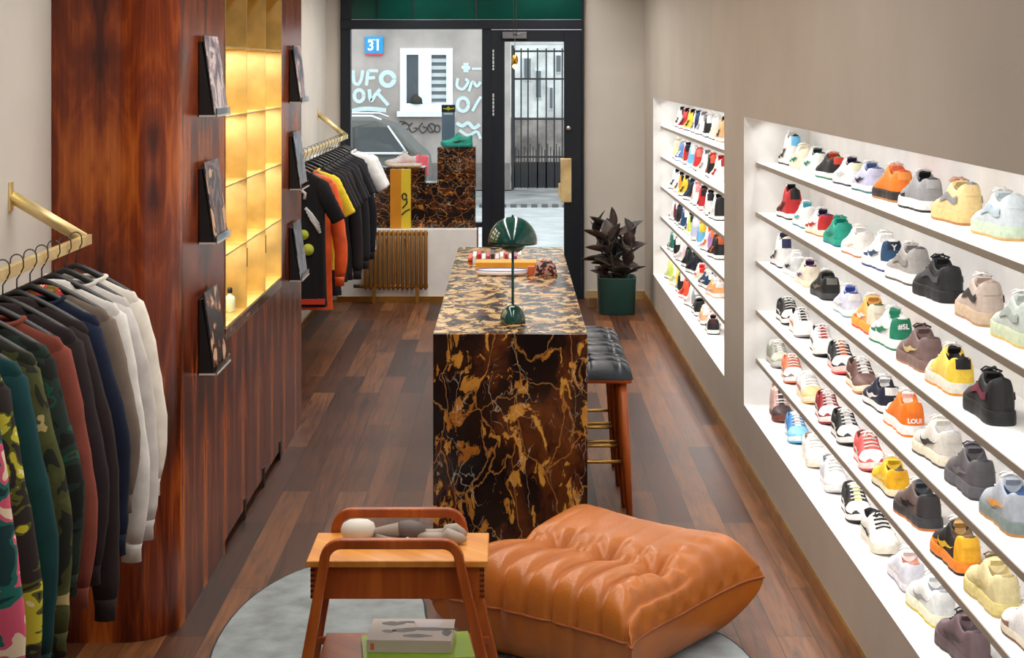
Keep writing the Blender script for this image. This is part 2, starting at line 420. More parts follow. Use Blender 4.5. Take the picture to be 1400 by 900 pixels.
part('transom_panel', tp, M_GREENP, wf)
tm = MB()
for a in (516.5, 565.5, 651): tm.box(PX(a)-.006, PX(a)+.006, DF-.01, DF+.03, PZ(26.5), PZ(-40))
part('mullion', tm, M_FRAME, wf)
# blank strip dashes on the post
vd = MB()
for y0, y1 in ((68, 98), (128, 158)):
    y = y0
    while y < y1-2:
        h = random.choice([3, 4, 5]); vd.box(PX(673.5), PX(675.5), DF-.046, DF-.04, PZ(min(y+h, y1)), PZ(y)); y += h+1.2
dr = thing('door_1', 'navy framed glass street door with a brass pull', 'door', (.25, DF, 0)); dr['kind'] = 'structure'
df = MB()
df.box(PX(672), PX(690), DF-.04, DF+.05, 0.005, PZ(41)); df.box(PX(771), PX(794.5), DF-.04, DF+.05, 0.005, PZ(41))
df.box(PX(690), PX(771), DF-.04, DF+.05, PZ(57), PZ(41)); df.box(PX(690), PX(771), DF-.04, DF+.05, .005, .14)
part('door_frame', df, M_FRAME, dr, bevel=.004)
part('pane', MB().box(PX(689), PX(772), DF, DF+.01, .13, PZ(56)), M_GLASS, dr)
part('notice_strip', vd, mat((190, 200, 205), .6), dr)
part('door_closer', MB().box(PX(687), PX(720), DF-.1, DF-.04, PZ(53), PZ(44)), mat((120, 122, 128), .4, metal=.6), dr, bevel=.004)
hp = MB().box(PX(766), PX(781), DF-.07, DF-.045, PZ(276), PZ(216)).box(PX(763), PX(772), DF-.062, DF-.05, PZ(268), PZ(250))
part('door_handle', hp, M_BRASSP, dr, bevel=.004)
lk = MB().tube([(PX(777), DF-.065, PZ(175)), (PX(777), DF-.04, PZ(175))], .02, 14)
part('lock', lk, mat((205, 185, 185), .3, metal=.6), dr)

# ------------------------------------------------------------------ street outside
GZ = -.15
DW = 30.0
def WX(x, d=DW): return (x-VX)*d/F
def WZ(y, d=DW): return CAMZ-(y-VY)*d/F
struct('floor_pavement', MB().box(-14, 14, DF+.5, 26.2, GZ-.1, GZ), mat((176, 174, 170), .85, var=.08, vscale=3, bump=.2, bscale=40, name='pale_paving'), 'pale street paving outside the door')
struct('floor_road', MB().box(-14, 14, 26.2, 50, GZ-.12, GZ-.02), mat((132, 128, 124), .9, var=.18, vscale=2, bump=.3, bscale=30, name='grey_asphalt'), 'grey roadway and yard beyond the paving')
ks = MB(); x = -2.2
while x < 4:
    ks.box(x, x+.1, 26.15, 26.3, GZ, GZ+.05); x += .17
struct('trim_6', ks, mat((96, 94, 92), .9), 'row of small granite setts at the pavement edge')

bl = thing('street_building', 'grey rendered building with white graffiti across the street', 'building', (-4, DW, GZ))
M_REND = mat((168, 156, 148), .95, bump=.4, bscale=12, var=.14, vscale=1.1, name='stained_render')
wx0, wx1, wz0, wz1 = WX(547), WX(619), WZ(152), WZ(66)
bw = MB()
bw.box(-12, wx0, DW, DW+.5, GZ, 8); bw.box(wx1, WX(698), DW, DW+.5, GZ, 8)
bw.box(wx0, wx1, DW, DW+.5, GZ, wz0); bw.box(wx0, wx1, DW, DW+.5, wz1, 8)
part('wall', bw, M_REND, bl)
part('plinth', MB().box(-12, WX(697), DW-.06, DW, GZ, GZ+.5), mat((120, 112, 106), .95, var=.1, vscale=3), bl)
M_PVC = mat((236, 240, 242), .4)
wm = MB(); e = .12; xm = WX(581)
wm.box(wx0, wx0+e, DW-.03, DW+.12, wz0+e*1.2, wz1-e); wm.box(wx1-e, wx1, DW-.03, DW+.12, wz0+e*1.2, wz1-e); wm.box(wx0, wx1, DW-.03, DW+.12, wz1-e, wz1)
wm.box(wx0, wx1, DW-.03, DW+.12, wz0, wz0+e*1.2); wm.box(xm-.12, xm+.12, DW-.04, DW+.1, wz0+e*1.2, wz1-e)
fw = part('window', wm, M_PVC, bl)
part('window_ledge', MB().box(wx0-.05, wx1+.05, DW-.14, DW, wz0-.1, wz0), M_PVC, fw)
part('pane', MB().box(wx0+.05, xm, DW+.06, DW+.07, wz0+.05, wz1-.05), mat((70, 76, 82), .15), fw)
bd = MB(); z = wz0+.1
part('blind', MB().box(xm, wx1-.05, DW+.09, DW+.1, wz0, wz1), mat((120, 122, 122), .8), fw)
while z < wz1-.08:
    bd.box(xm+.1, wx1-.08, DW+.06, DW+.085, z, z+.07); z += .135
part('blind_slats', bd, mat((206, 210, 210), .7), fw)
part('flower_box', MB().lathe([(.02, 0), (.13, .02), (.12, .12), (.05, .2)], (WX(570), DW+.03, wz0+.12), 12), mat((50, 50, 46), .9), fw)
# graffiti as painted strokes lying on the render
gm = mat((206, 222, 220), .8); gk = mat((62, 54, 52), .85)
SO = [0]
def stroke(mb, pts, w, d=DW):
    SO[0] += 1
    """flat painted band along pixel-like poly points on the wall plane"""
    P = []
    for i in range(len(pts)-1):
        p0 = pts[max(i-1, 0)]; p1 = pts[i]; p2 = pts[i+1]; p3 = pts[min(i+2, len(pts)-1)]
        for k in range(5):
            t = k/5
            P.append(tuple(.5*((2*p1[c])+(-p0[c]+p2[c])*t+(2*p0[c]-5*p1[c]+4*p2[c]-p3[c])*t*t+(-p0[c]+3*p1[c]-3*p2[c]+p3[c])*t**3) for c in (0, 1)))
    P.append(pts[-1])
    vs = []
    for i, p in enumerate(P):
        a = P[max(i-1, 0)]; b = P[min(i+1, len(P)-1)]; dx, dy = b[0]-a[0], b[1]-a[1]; l = math.hypot(dx, dy) or 1
        for sg in (-1, 1):
            vs.append((WX(p[0]-dy/l*w/2*sg), d-.004-.0012*SO[0], WZ(p[1]+dx/l*w/2*sg)))
    mb.add(vs, [(2*i, 2*i+1, 2*i+3, 2*i+2) for i in range(len(P)-1)])
def ring(cx, cy, rx, ry): return [(cx+rx*math.cos(a*PI/6), cy+ry*math.sin(a*PI/6)) for a in range(13)]
g1 = MB()
for pts, w in [
    ([(483, 96), (484, 112), (490, 115), (494, 108), (496, 96)], 4.5),
    ([(501, 117), (503, 100), (506, 97), (517, 97)], 4.5), ([(502, 107), (513, 106)], 4.5),
    (ring(530, 108, 9, 9), 6.5),
    (ring(491, 131, 6.5, 8), 5), ([(505, 122), (507, 138), (513, 130), (520, 122)], 5), ([(515, 126), (531, 144)], 5),
    ([(481, 152), (495, 149), (510, 149), (528, 151)], 6),
    ([(637, 86), (637, 99)], 7), ([(631, 92), (643, 93)], 5), ([(645, 94), (658, 94)], 3),
    ([(626, 107), (625, 118), (633, 122), (640, 112), (636, 108)], 4), ([(641, 125), (646, 112), (652, 118), (657, 112)], 4),
    (ring(633, 143, 7.5, 9), 5), ([(646, 152), (653, 139), (658, 132)], 4),
    ([(624, 168), (632, 172), (640, 168), (648, 175), (656, 170)], 5), ([(628, 178), (640, 185), (652, 180), (657, 190)], 4)]:
    stroke(g1, pts, w)
part('white_graffiti', g1, gm, bl)['label'] = 'white sprayed letters UFO OK'
g2 = MB()
for pts in [[(556, 168), (550, 170), (552, 178), (558, 176)], [(564, 168), (559, 174), (564, 181), (571, 176), (566, 175)],
            [(578, 168), (573, 175), (578, 182), (584, 176), (578, 173)], ring(590, 175, 5, 6), ring(598, 176, 3.5, 5), [(546, 166), (553, 167), (560, 172)], [(586, 170), (592, 180)]]:
    stroke(g2, pts, 1.6)
part('black_graffiti', g2, gk, bl)['label'] = 'thin black sprayed tag'
sg = thing('house_number_sign', 'blue enamel house number sign 31 on the grey render', 'sign', (WX(511.5), DW-.05, WZ(75)))
part('plate', MB().box(WX(499), WX(524), DW-.05, DW-.004, WZ(73.5), WZ(50)), mat((20, 148, 206), .35), sg, bevel=.012)
part('red_strip', MB().box(WX(500), WX(523), DW-.055, DW-.004, WZ(75.5), WZ(73)), mat((214, 60, 70), .4), sg)
letter('number', '31', .26, (WX(512), DW-.055, WZ(63)), (PI/2, 0, 0), mat((245, 250, 252), .5), sg, .004, .006)
gl = MB()
for k in range(6): gl.box(WX(504+2.6*k), WX(505.6+2.6*k), DW-.054, DW-.05, WZ(55.5), WZ(53.4))
part('street_line', gl, mat((225, 240, 248), .5), sg)

# gate right of building
ga = thing('iron_gate', 'black iron bar gate in the passage across the street', 'gate', (WX(735), DW+.1, GZ))
gb = MB(); M_IRON = mat((40, 38, 38), .6)
for x in (703, 712.5, 722, 735, 747, 758, 769, 781): gb.box(WX(x)-.013, WX(x)+.013, DW+.1, DW+.13, GZ+.02, WZ(66))
for y in (70, 108, 163, 215): gb.box(WX(700), WX(790), DW+.09, DW+.14, WZ(y)-.018, WZ(y)+.018)
for k in range(22):
    x = WX(701+4*k); gb.box(x-.009, x+.009, DW+.085, DW+.105, GZ+.02, WZ(197+(k % 3)*4))
part('bars', gb, M_IRON, ga)
gf = MB().box(WX(699), WX(703), DW+.02, DW+.2, GZ, WZ(62)); part('post', gf, M_IRON, ga)
part('kick_plate', MB().box(WX(703), WX(790), DW+.1, DW+.12, GZ+.03, WZ(222)), M_IRON, ga)
ln = MB().box(WX(698.2), WX(1000), DW, DW+.4, WZ(61), 8)
single('gate_lintel', ln, mat((186, 182, 178), .9, var=.1, vscale=2), 'pale concrete lintel spanning over the iron gate', 'lintel')
# yard building behind the gate
yb = thing('yard_building', 'pale grey yard building seen through the iron gate', 'building', (1.2, 44, GZ))
part('wall', MB().box(-4, 8, 44, 44.5, GZ, 12), mat((226, 220, 214), .95, var=.16, vscale=1.6, bump=.3, bscale=8), yb)
def w44(x): return (x-VX)*44/F
def z44(y): return CAMZ-(y-VY)*44/F
for (a, b, c, d) in ((715, 727, 78, 110), (759, 768, 74, 100), (731, 741, 95, 135), (750, 757, 118, 150)):
    q = part('window', MB().box(w44(a), w44(b), 43.93, 44, z44(d), z44(c)), mat((230, 232, 232), .5), yb)
    part('pane', MB().box(w44(a+1.5), w44(b-1.5), 43.9, 43.94, z44(d-2), z44(c+2)), mat((110, 114, 116), .3), q)
single('yard_wall', MB().box(-1, 5, 38, 38.2, GZ, .95), mat((140, 130, 124), .95, var=.3, vscale=2.5), 'low rough yard wall behind the gate bars', 'wall')
rb = MB()
for k in range(26):
    c = (random.uniform(.05, 1.5), random.uniform(31, 37), GZ); r = random.uniform(.08, .25)
    rb.lathe([(r*.3, 0), (r, r*.15), (r*.8, r*.6), (r*.2, r*.8)], c, 7)
o = single('rubble', rb, mat((96, 92, 88), .95, var=.4, vscale=4), 'scattered dark stones and litter on the yard ground behind the gate', 'rubble'); o['kind'] = 'stuff'

# parked car
CD = 24.6; cs = F/CD
car = thing('parked_car', 'dark grey estate car parked in front of the graffiti wall', 'car', ((583-VX)/cs-2.3, CD+.9, GZ))
cx1 = (583-VX)/cs
prof = [(0, .30), (.02, .55), (-.02, .88), (-.18, 1.02), (-.50, 1.36), (-.80, 1.46), (-2.2, 1.48), (-2.75, 1.40), (-3.35, .98), (-4.3, .82), (-4.5, .62), (-4.52, .35), (-4.3, .22), (-.2, .22)]
cb = MB()
def inset(z): return 0 if z < .95 else (z-.95)*.34
n = len(prof); vs = []
for sd in (0, 1):
    for (x, z) in prof:
        yy = CD+inset(z) if sd == 0 else CD+1.78-inset(z); vs.append((cx1+x, yy, GZ+z))
cb.add(vs, [tuple(range(n)), tuple(range(2*n-1, n-1, -1))]+[(i, n+i, n+(i+1) % n, (i+1) % n) for i in range(n)])
part('body', cb, mat((84, 82, 76), .45), car, bevel=.04, fixn=True)
def sidewin(x0, x1, x2, x3):
    m = MB(); zl, zh = .98, 1.36
    q = [(x0, zl), (x1, zl), (x2, zh), (x3, zh)]
    m.add([(cx1+x, CD+inset(z)-.012, GZ+z) for x, z in q]+[(cx1+x, CD+inset(z)+.01, GZ+z) for x, z in q], [(0, 1, 2, 3), (7, 6, 5, 4), (0, 4, 5, 1), (1, 5, 6, 2), (2, 6, 7, 3), (3, 7, 4, 0)]); return m
M_CG = mat((46, 48, 48), .12)
for q in ((-1.05, -.32, -.62, -1.05), (-2.0, -1.12, -1.12, -2.0), (-3.0, -2.08, -2.08, -2.72)): part('side_window', sidewin(*q), M_CG, car)
ch = MB()
ch.tube([(cx1-3.0, CD-.01, GZ+.965), (cx1-.28, CD-.01, GZ+.965)], .022, 6); ch.tube([(cx1-.3, CD+.0, GZ+.97), (cx1-.6, CD+.12, GZ+1.38)], .018, 6)
part('chrome_strip', ch, mat((225, 225, 222), .2, metal=.6), car)
for sy in (.16, 1.62): part('roof_rail', MB().tube([(cx1-.7, CD+sy, GZ+1.47), (cx1-.85, CD+sy, GZ+1.53), (cx1-2.3, CD+sy, GZ+1.54), (cx1-2.5, CD+sy, GZ+1.47)], .02, 6), mat((225, 225, 222), .25, metal=.6), car)
part('tail_light', MB().box(cx1-.22, cx1+.03, CD-.015, CD+.2, GZ+.62, GZ+.93), mat((190, 40, 52), .2, coat=.5), car, bevel=.02)
for wx_ in (-.85, -3.6):
    for wy in (.02, 1.58):
        w_ = part('wheel', MB().tube([(cx1+wx_, CD+wy-.03, GZ+.31), (cx1+wx_, CD+wy+.18, GZ+.31)], .31, 24), mat((26, 26, 26), .8), car)
        part('rim', MB().tube([(cx1+wx_, CD+wy-.04, GZ+.31), (cx1+wx_, CD+wy+.1, GZ+.31)], .19, 10), mat((150, 150, 152), .3, metal=.8), w_)

# ------------------------------------------------------------------ rosewood cabinet
CX, C0, C1 = -1.245, 5.93, 9.61
nd0, nd1 = 7.03, 8.76
cab = thing('rosewood_cabinet', 'tall rounded rosewood cabinet with lit brass shelves facing the aisle', 'cabinet', (-1.47, 7.5, 0))
foot = [(XL+.002, C0)]+[(CX-.2+.2*math.sin(a*PI/72), C0+.2-.2*math.cos(a*PI/72)) for a in range(37)]+[(CX, nd0), (XL+.002, nd0)]
bdy = MB(); bdy.prism(foot, .0, HC-.002, smooth=False)
bdy.box(XL+.002, CX, nd1, C1, 0, HC-.002)
bdy.box(XL+.002, CX-.02, nd0, nd1, .06, .925); bdy.box(XL+.002, -1.55, nd0, nd1, .9, HC-.002)
part('body', bdy, M_ROSE, cab)
part('toe_kick', MB().box(-1.6, CX-.03, nd0, nd1, 0, .06), M_BLACK, cab)
for a, b in ((nd0, 7.6), (7.6, 8.18), (8.18, nd1)):
    d_ = part('door', MB().box(CX-.02, CX, a+.003, b-.003, .05, .925), M_ROSE, cab, bevel=.002)
    part('finger_slot', MB().box(CX-.001, CX+.004, b-.07, b-.02, .005, .1), M_BLACK, d_)
part('marble_sill', MB().box(-1.55, CX+.004, nd0, nd1, .928, .978), M_MARBLE2, cab, bevel=.002)
part('back_panel', MB().box(-1.55, -1.545, nd0, nd1, .98, HC-.01), M_BRASSN, cab)
for y in (nd0+.004, 7.6, 8.18, nd1-.006): part('divider', MB().box(-1.545, CX+.003, y-.004, y+.004, .978, HC-.01), M_BRASSN, cab)
for z in (1.302, 1.602, 1.909, 2.216, 2.52, 2.83):
    part('shelf', MB().box(-1.545, CX+.002, nd0+.008, nd1-.01, z-.007, z), M_BRASSN, cab)
part('niche_floor', MB().box(-1.545, CX-.0, nd0+.008, nd1-.01, .978, .984), M_BRASSN, cab)

# magazines in acrylic wall holders
def magazine(px, ytop, ybot, pat, lab, far):
    X = CX; s = (VX-px)/(-X); D = F/s
    zb = CAMZ-(ybot-VY)/s; zt = zb+.325
    w = .30
    h = thing('magazine_holder', 'clear acrylic wall holder, %s' % lab[0], 'holder', (X+.001, D, zb), 0, 'acrylic magazine holders on the cabinet')
    m = MB(); y0, y1 = D-w/2-.006, D+w/2+.006
    m.box(X+.001, X+.004, y0, y1, zb, zb+.3); m.box(X+.001, X+.075, y0, y1, zb, zb+.004)
    m.box(X+.071, X+.075, y0, y1, zb, zb+.032)
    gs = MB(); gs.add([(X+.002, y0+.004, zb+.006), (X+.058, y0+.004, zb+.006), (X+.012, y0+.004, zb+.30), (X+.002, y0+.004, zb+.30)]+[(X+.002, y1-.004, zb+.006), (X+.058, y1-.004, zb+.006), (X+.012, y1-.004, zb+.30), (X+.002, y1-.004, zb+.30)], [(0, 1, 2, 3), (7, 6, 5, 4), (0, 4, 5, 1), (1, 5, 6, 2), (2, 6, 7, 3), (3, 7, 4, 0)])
    part('gap_shadow_wedge', gs, M_BLACK, h, fixn=True)  # shadow in the gap behind the magazine, modelled as an added black wedge
    part('tray', m, M_ACRYL, h)
    part('edge_rim', MB().box(X+.070, X+.077, y0, y1, zb-.001, zb+.006).box(X+.004, X+.07, y0-.002, y0, zb-.001, zb+.006), mat((200, 196, 190), .3), h)
    b = thing('magazine', lab[1], 'magazine', (X+.04, D, zb+.006), 0, 'magazines on the cabinet side')
    # leaning block: bottom out, top against wall
    def blk(t0, t1, e=0):
        xb, xt = X+.066, X+.022
        q = []
        for (z, xx) in ((zb+.006+e, xb), (zt-e, xt)):
            for t in (t0, t1):
                for y in (D-w/2+e, D+w/2-e): q.append((xx-t, y, z))
        mm = MB(); mm.add(q, [(0, 1, 3, 2), (4, 6, 7, 5), (0, 4, 5, 1), (2, 3, 7, 6), (0, 2, 6, 4), (1, 5, 7, 3)]); return mm
    part('pages', blk(.0005, .006), mat((34, 32, 36), .7), b, fixn=True)
    part('cover', blk(-.0015, .0005), pat, b, fixn=True)
    return b
P1 = pattern('photo_mauve', [(120, 108, 118), (168, 156, 166), (222, 206, 206), (140, 124, 132)], 9, .3)
P2 = pattern('photo_dark', [(70, 60, 70), (128, 112, 118), (60, 44, 48), (214, 170, 130)], 8, .3)
P3 = pattern('photo_figure', [(24, 22, 26), (36, 30, 34), (150, 92, 66), (226, 190, 160)], 13, .3, (.42, .55, .6))
P4 = pattern('photo_blue', [(40, 46, 58), (84, 92, 108), (170, 120, 110), (196, 200, 210)], 10, .3)
P5 = pattern('photo_grey', [(100, 104, 118), (128, 132, 146), (60, 60, 70), (170, 170, 180)], 6, .3)
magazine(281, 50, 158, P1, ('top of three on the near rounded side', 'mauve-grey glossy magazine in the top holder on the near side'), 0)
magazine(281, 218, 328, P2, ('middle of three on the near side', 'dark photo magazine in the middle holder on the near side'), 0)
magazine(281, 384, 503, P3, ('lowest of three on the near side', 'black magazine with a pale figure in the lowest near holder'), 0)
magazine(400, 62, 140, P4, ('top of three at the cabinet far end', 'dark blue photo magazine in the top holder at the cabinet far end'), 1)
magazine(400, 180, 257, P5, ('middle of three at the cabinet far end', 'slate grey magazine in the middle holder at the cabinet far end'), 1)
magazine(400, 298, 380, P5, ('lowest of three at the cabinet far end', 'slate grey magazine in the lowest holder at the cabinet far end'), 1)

# ------------------------------------------------------------------ counter
KX0, KX1, K0, K1, KZ = -.341, .345, 7.154, 10.633, .936
ct = thing('marble_counter', 'long black and gold marble counter with waterfall ends', 'counter', (0, 8.9, 0))
part('front_panel', MB().box(KX0, KX1, K0, K0+.04, 0, KZ), M_MARBLE, ct, bevel=.0015)
part('top', MB().box(KX0, KX1, K0+.0402, K1, KZ-.04, KZ), marble('marble_top', 1.15, True, thr=.49, gold=(226, 196, 140), gold2=(176, 122, 60)), ct, bevel=.0015)
part('rear_panel', MB().box(KX0, KX1, K1-.04, K1, 0, KZ-.04), M_MARBLE, ct)
part('side_panel', MB().box(KX0, -.02, K0+.04, K1-.04, 0, KZ-.04), M_MARBLE, ct)

# green mushroom lamp
lp = at(701, 441, KZ); L0 = Vector((lp.x, lp.y, KZ))
lamp = thing('table_lamp', 'glossy green domed table lamp on the near end of the marble counter', 'lamp', L0)
part('base', MB().lathe([(.058, 0), (.06, .006), (.058, .03), (.048, .056), (.03, .074), (.008, .082), (.006, .086)], L0, 40), M_TEAL, lamp)
part('switch', MB().lathe([(.010, .0), (.010, .004), (.008, .006)], L0+Vector((0, -.028, .074)), 16), mat((225, 230, 230), .2, metal=.7), lamp)
part('stem', MB().tube([L0+Vector((0, 0, .078)), L0+Vector((0, 0, .34))], .0062, 12), mat((40, 84, 90), .2, metal=.4), lamp)
part('lower_dish', MB().lathe([(.008, .325), (.03, .328), (.05, .342), (.06, .36), (.056, .36), (.04, .345), (.01, .338)], L0, 40), M_TEAL, lamp)
shp = [(.115*math.cos(a*PI/28), .372+.118*math.sin(a*PI/28)) for a in range(14)]
sh = MB().lathe([(.112, .374), (.117, .370)]+shp+[(.006, .492)], L0, 56)
sh2 = [(.111*math.cos(a*PI/28), .374+.113*math.sin(a*PI/28)) for a in range(14)]
part('shade', MB().lathe([(.113, .366)]+[(.116*math.cos(a*PI/26), .368+.124*math.sin(a*PI/26)) for a in range(1, 13)]+[(.004, .4925)], L0, 56), M_TEAL, lamp)
part('finial', MB().lathe([(.003, .49), (.006, .494), (.004, .501)], L0, 12), M_TEAL, lamp)

# things on far end of counter
def kp(px, py): return at(px, py, KZ)
bc = [(226, 84, 50), (240, 236, 230), (190, 40, 46), (250, 240, 238), (180, 60, 90), (60, 50, 60), (236, 200, 210), (240, 236, 230), (200, 50, 60), (230, 226, 224), (150, 60, 120), (244, 240, 236)]
bnm = ['orange', 'white', 'red', 'cream', 'plum', 'dark grey', 'pale pink', 'off-white', 'crimson', 'light grey', 'violet', 'ivory']
for i in range(12):
    p = kp(640+i*6.2, 361); w = .021
    m = MB(); m.box(p.x, p.x+w, p.y, p.y+.24, KZ, KZ+.035+.012*(i % 3))
    b_ = single('booklet', m, [mat(bc[i], .5)], '%s spine booklet in the counter row, %s' % (bnm[i], 'first on the left' if i == 0 else 'right after the %s one' % bnm[i-1]), 'booklet', 'row of booklets on the counter', bevel=.001)
    part('label_band', MB().box(p.x-.0004, p.x+w+.0004, p.y-.0006, p.y+.09, KZ+.012, KZ+.02), mat((240, 238, 234) if i % 2 else (40, 30, 40), .5), b_)
p = kp(654, 362)
yb_ = single('board_book', MB().obox((kp(692, 366).x, kp(692, 366).y, KZ+.02), .36, .16, .04), mat((226, 160, 44), .5), 'long yellow book lying behind the white tray on the counter', 'book', bevel=.002)
tr = thing('tray', 'white oval tray with a blue rim on the far half of the counter', 'tray', (kp(687, 376).x, kp(687, 376).y, KZ))
el = MB(); q = kp(687, 376)
def ell(rx, ry, z, n=32): return [(q.x+rx*math.cos(2*PI*k/n), q.y+ry*math.sin(2*PI*k/n), z) for k in range(n)]
pr = [(.13, .05, KZ+.0), (.145, .07, KZ+.006), (.155, .075, KZ+.028), (.150, .07, KZ+.028), (.135, .055, KZ+.01), (.02, .01, KZ+.008)]
vs = []; [vs.extend(ell(*a)) for a in pr]
el.add(vs, [(i*32+k, i*32+(k+1) % 32, (i+1)*32+(k+1) % 32, (i+1)*32+k) for i in range(5) for k in range(32)], 0, True)
part('dish', el, mat((236, 232, 240), .2), tr)
part('rim', MB().tube(ell(.1525, .0725, KZ+.029), .003, 6, closed=True), mat((70, 80, 130), .3), tr)
q = kp(726.5, 377); single('card_box', MB().box(q.x-.02, q.x+.02, q.y, q.y+.06, KZ, KZ+.05), mat((196, 96, 52), .6), 'small rust orange box between the tray and the dark pouch', 'box', bevel=.002)
q = kp(746, 378)
pch = MB()
pch.grid(lambda u, v: (q.x+(u-.5)*.135, q.y+v*.17, KZ+.001+.085*max(0, math.sin(PI*u))**.4*max(0, math.sin(PI*v))**.4+.006*math.sin(17*u)*math.sin(13*v)*math.sin(PI*u)*math.sin(PI*v)), 14, 14)
single('pouch', pch, pattern('pouch_print', [(24, 26, 34), (40, 44, 60), (196, 110, 60), (150, 150, 160)], 40), 'dark speckled cloth pouch at the right end of the tray', 'pouch', solid=.003)

# stools
M_SEAT = mat((22, 32, 44), .36, bump=.1, bscale=80, name='navy_leather')
def make_stool(D, lab):
    c = Vector((.365, D+.19, 0))
    t = thing('bar_stool', lab, 'stool', c, 0, 'tufted bar stools along the counter')
    def seatf(u, v):
        a, b = 2*u-1, 2*v-1
        e = (1-abs(a)**5)**.4*(1-abs(b)**5)**.4 if abs(a) < 1 and abs(b) < 1 else 0
        z = .685+.075*e
        for q in (-.36, .36):
            z -= .022*math.exp(-((b-q)/.07)**2)*e
        for qx in (-.66, 0, .66):
            for qy in (-.36, .36): z -= .028*math.exp(-(((a-qx)/.13)**2+((b-qy)/.1)**2))*e
        for qx in (-.66, 0, .66): z -= .008*math.exp(-((a-qx)/.04)**2)*e
        return (a*.205, b*.185, z)
    part('seat', MB().grid(seatf, 40, 40), M_SEAT, t, False)
    part('seat_frame', MB().box(-.2, .2, -.18, .18, .665, .687), M_TEAK, t, False, bevel=.008)
    for sx in (-1, 1):
        for sy in (-1, 1):
            top = Vector((sx*.155, sy*.135, .668)); bot = Vector((sx*.19, sy*.17, 0))
            part('leg', MB().tube([bot, bot.lerp(top, .5), top], [.014, .02, .024], 10, up=(1, 0, 0)), M_TEAK, t, False)
    for sy in (-1, 1): part('footrest', MB().tube([(-.165, sy*.157, .30), (.165, sy*.157, .30)], .008, 8), M_BRASS, t, False)
    for sx in (-1, 1): part('stretcher', MB().tube([(sx*.173, -.15, .24), (sx*.173, .15, .24)], .009, 8), M_TEAK, t, False)
make_stool(7.40, 'tufted navy leather bar stool nearest the camera beside the counter')
make_stool(7.80, 'tufted navy leather bar stool between the other two')
make_stool(8.20, 'tufted navy leather bar stool farthest from the camera')

# ------------------------------------------------------------------ rug
rp = [(-.86, 6.78), (-.62, 6.78), (-.45, 6.66), (-.35, 6.4), (-.31, 6.12), (-.2, 5.9), (0, 5.82), (.2, 5.92), (.45, 6.1), (.68, 6.12), (.83, 5.88), (.86, 5.5), (.7, 5.0), (.2, 4.7), (-.5, 4.8), (-.93, 5.2), (-1.07, 5.75), (-1.04, 6.35)]
def spline_closed(P, k=6):
    out = []; n = len(P)
    for i in range(n):
        p0, p1, p2, p3 = P[i-1], P[i], P[(i+1) % n], P[(i+2) % n]
        for j in range(k):
            t = j/k; out.append(tuple(.5*(2*p1[c]+(-p0[c]+p2[c])*t+(2*p0[c]-5*p1[c]+4*p2[c]-p3[c])*t*t+(-p0[c]+3*p1[c]-3*p2[c]+p3[c])*t**3) for c in (0, 1)))
    return out
rs = spline_closed(rp)
rug = thing('rug', 'grey free-form rug with a dark bound edge under the pouf and side table', 'rug', (-.1, 5.7, 0))
part('pile', MB().prism(rs, .001, .012), mat((138, 148, 150), .95, bump=.5, bscale=160, var=.14, vscale=9, sheen=.3, name='grey_rug'), rug)
part('binding', MB().tube([(x, y, .0065) for x, y in rs], .0065, 8, closed=True), mat((44, 52, 58), .8), rug)

# ------------------------------------------------------------------ leather pouf
e1 = Vector((.593, .805, 0)); e2 = Vector((-.805, .593, 0)); pc = Vector((.335, 5.92, 0)); A1, A2 = .435, .395
ott = thing('leather_pouf', 'cognac leather quilted floor cushion with tufted top on the grey rug', 'pouf', (pc.x, pc.y, 0.0125), math.atan2(e1.y, e1.x))
lines = [(-1+.27*k+.05) for k in range(8)]
tufts = [(-.12, lines[k]) for k in (1, 3, 5)] + [(-.12, lines[7]-.02)]
def cush(u, v, top=True):
    a, b = 2*u-1, 2*v-1
    # concentrate samples at the borders
    a = math.sin(a*PI/2); b = math.sin(b*PI/2)
    ea = max(0, 1-abs(a)**10); eb = max(0, 1-abs(b)**9)
    e = (ea*eb)**.36
    bulge = 1-.035*abs(b)**2*(1-abs(a)) if 1 else 1
    x = a*A1*(1-.05*(1-b*b)); y = b*A2*(1-.04*(1-a*a))
    if top:
        H = .20+.03*(a*.3+b*.5)+.035*max(0, abs(a*b))**2
        z = .195+H*.86*e
        near = 1 if a < -.12 else max(.06, 1-(a+.12)*3)
        for l in lines: z -= (.022*math.exp(-((b-l)/.018)**2)+.016*math.exp(-((b-l)/.055)**2))*near*e; 
        # pillow between channels
        for (tu, tv) in tufts:
            d2 = ((a-tu)/.15)**2+((b-tv)/.13)**2
            z -= .095*math.exp(-d2**.62)
        # radiating creases beyond tufts
        if a > -.12:
            for (tu, tv) in tufts:
                r = math.hypot(a-tu, b-tv); an = math.atan2(b-tv, a-tu)
                z -= .013*math.exp(-((r-.17)/.14)**2)*(1-2*abs(math.sin(an*3.5)))*e
        # side wrinkles on right face
        z += .006*math.sin(a*26+b*3)*math.exp(-((b+.8)/.17)**2)*e
        groove = sum(math.exp(-((b-l)/.022)**2) for l in lines)
        x += .020*groove*max(0, -a)**8
        y += .006*math.sin(a*24)*max(0, -b)**6*(1 if e > .2 else 0)
    else:
        z = .195-.195*e**.7
        groove = sum(math.exp(-((b-l)/.03)**2) for l in lines)
        x = x*(1-.04*(1-e)*0); x += .01*groove*max(0, -a)**8
        sc = 1-.07*e; x *= sc; y *= sc
        z = max(0.0, z)
    # ears
    k = (abs(a)*abs(b))**14
    x += .03*k*(1 if a > 0 else -1); y += .03*k*(1 if b > 0 else -1)
    return (x, y, z)
part('cushion', MB().grid(lambda u, v: cush(u, v, True), 110, 110).grid(lambda u, v: cush(v, u, False), 60, 60), M_LEATH, ott, False)
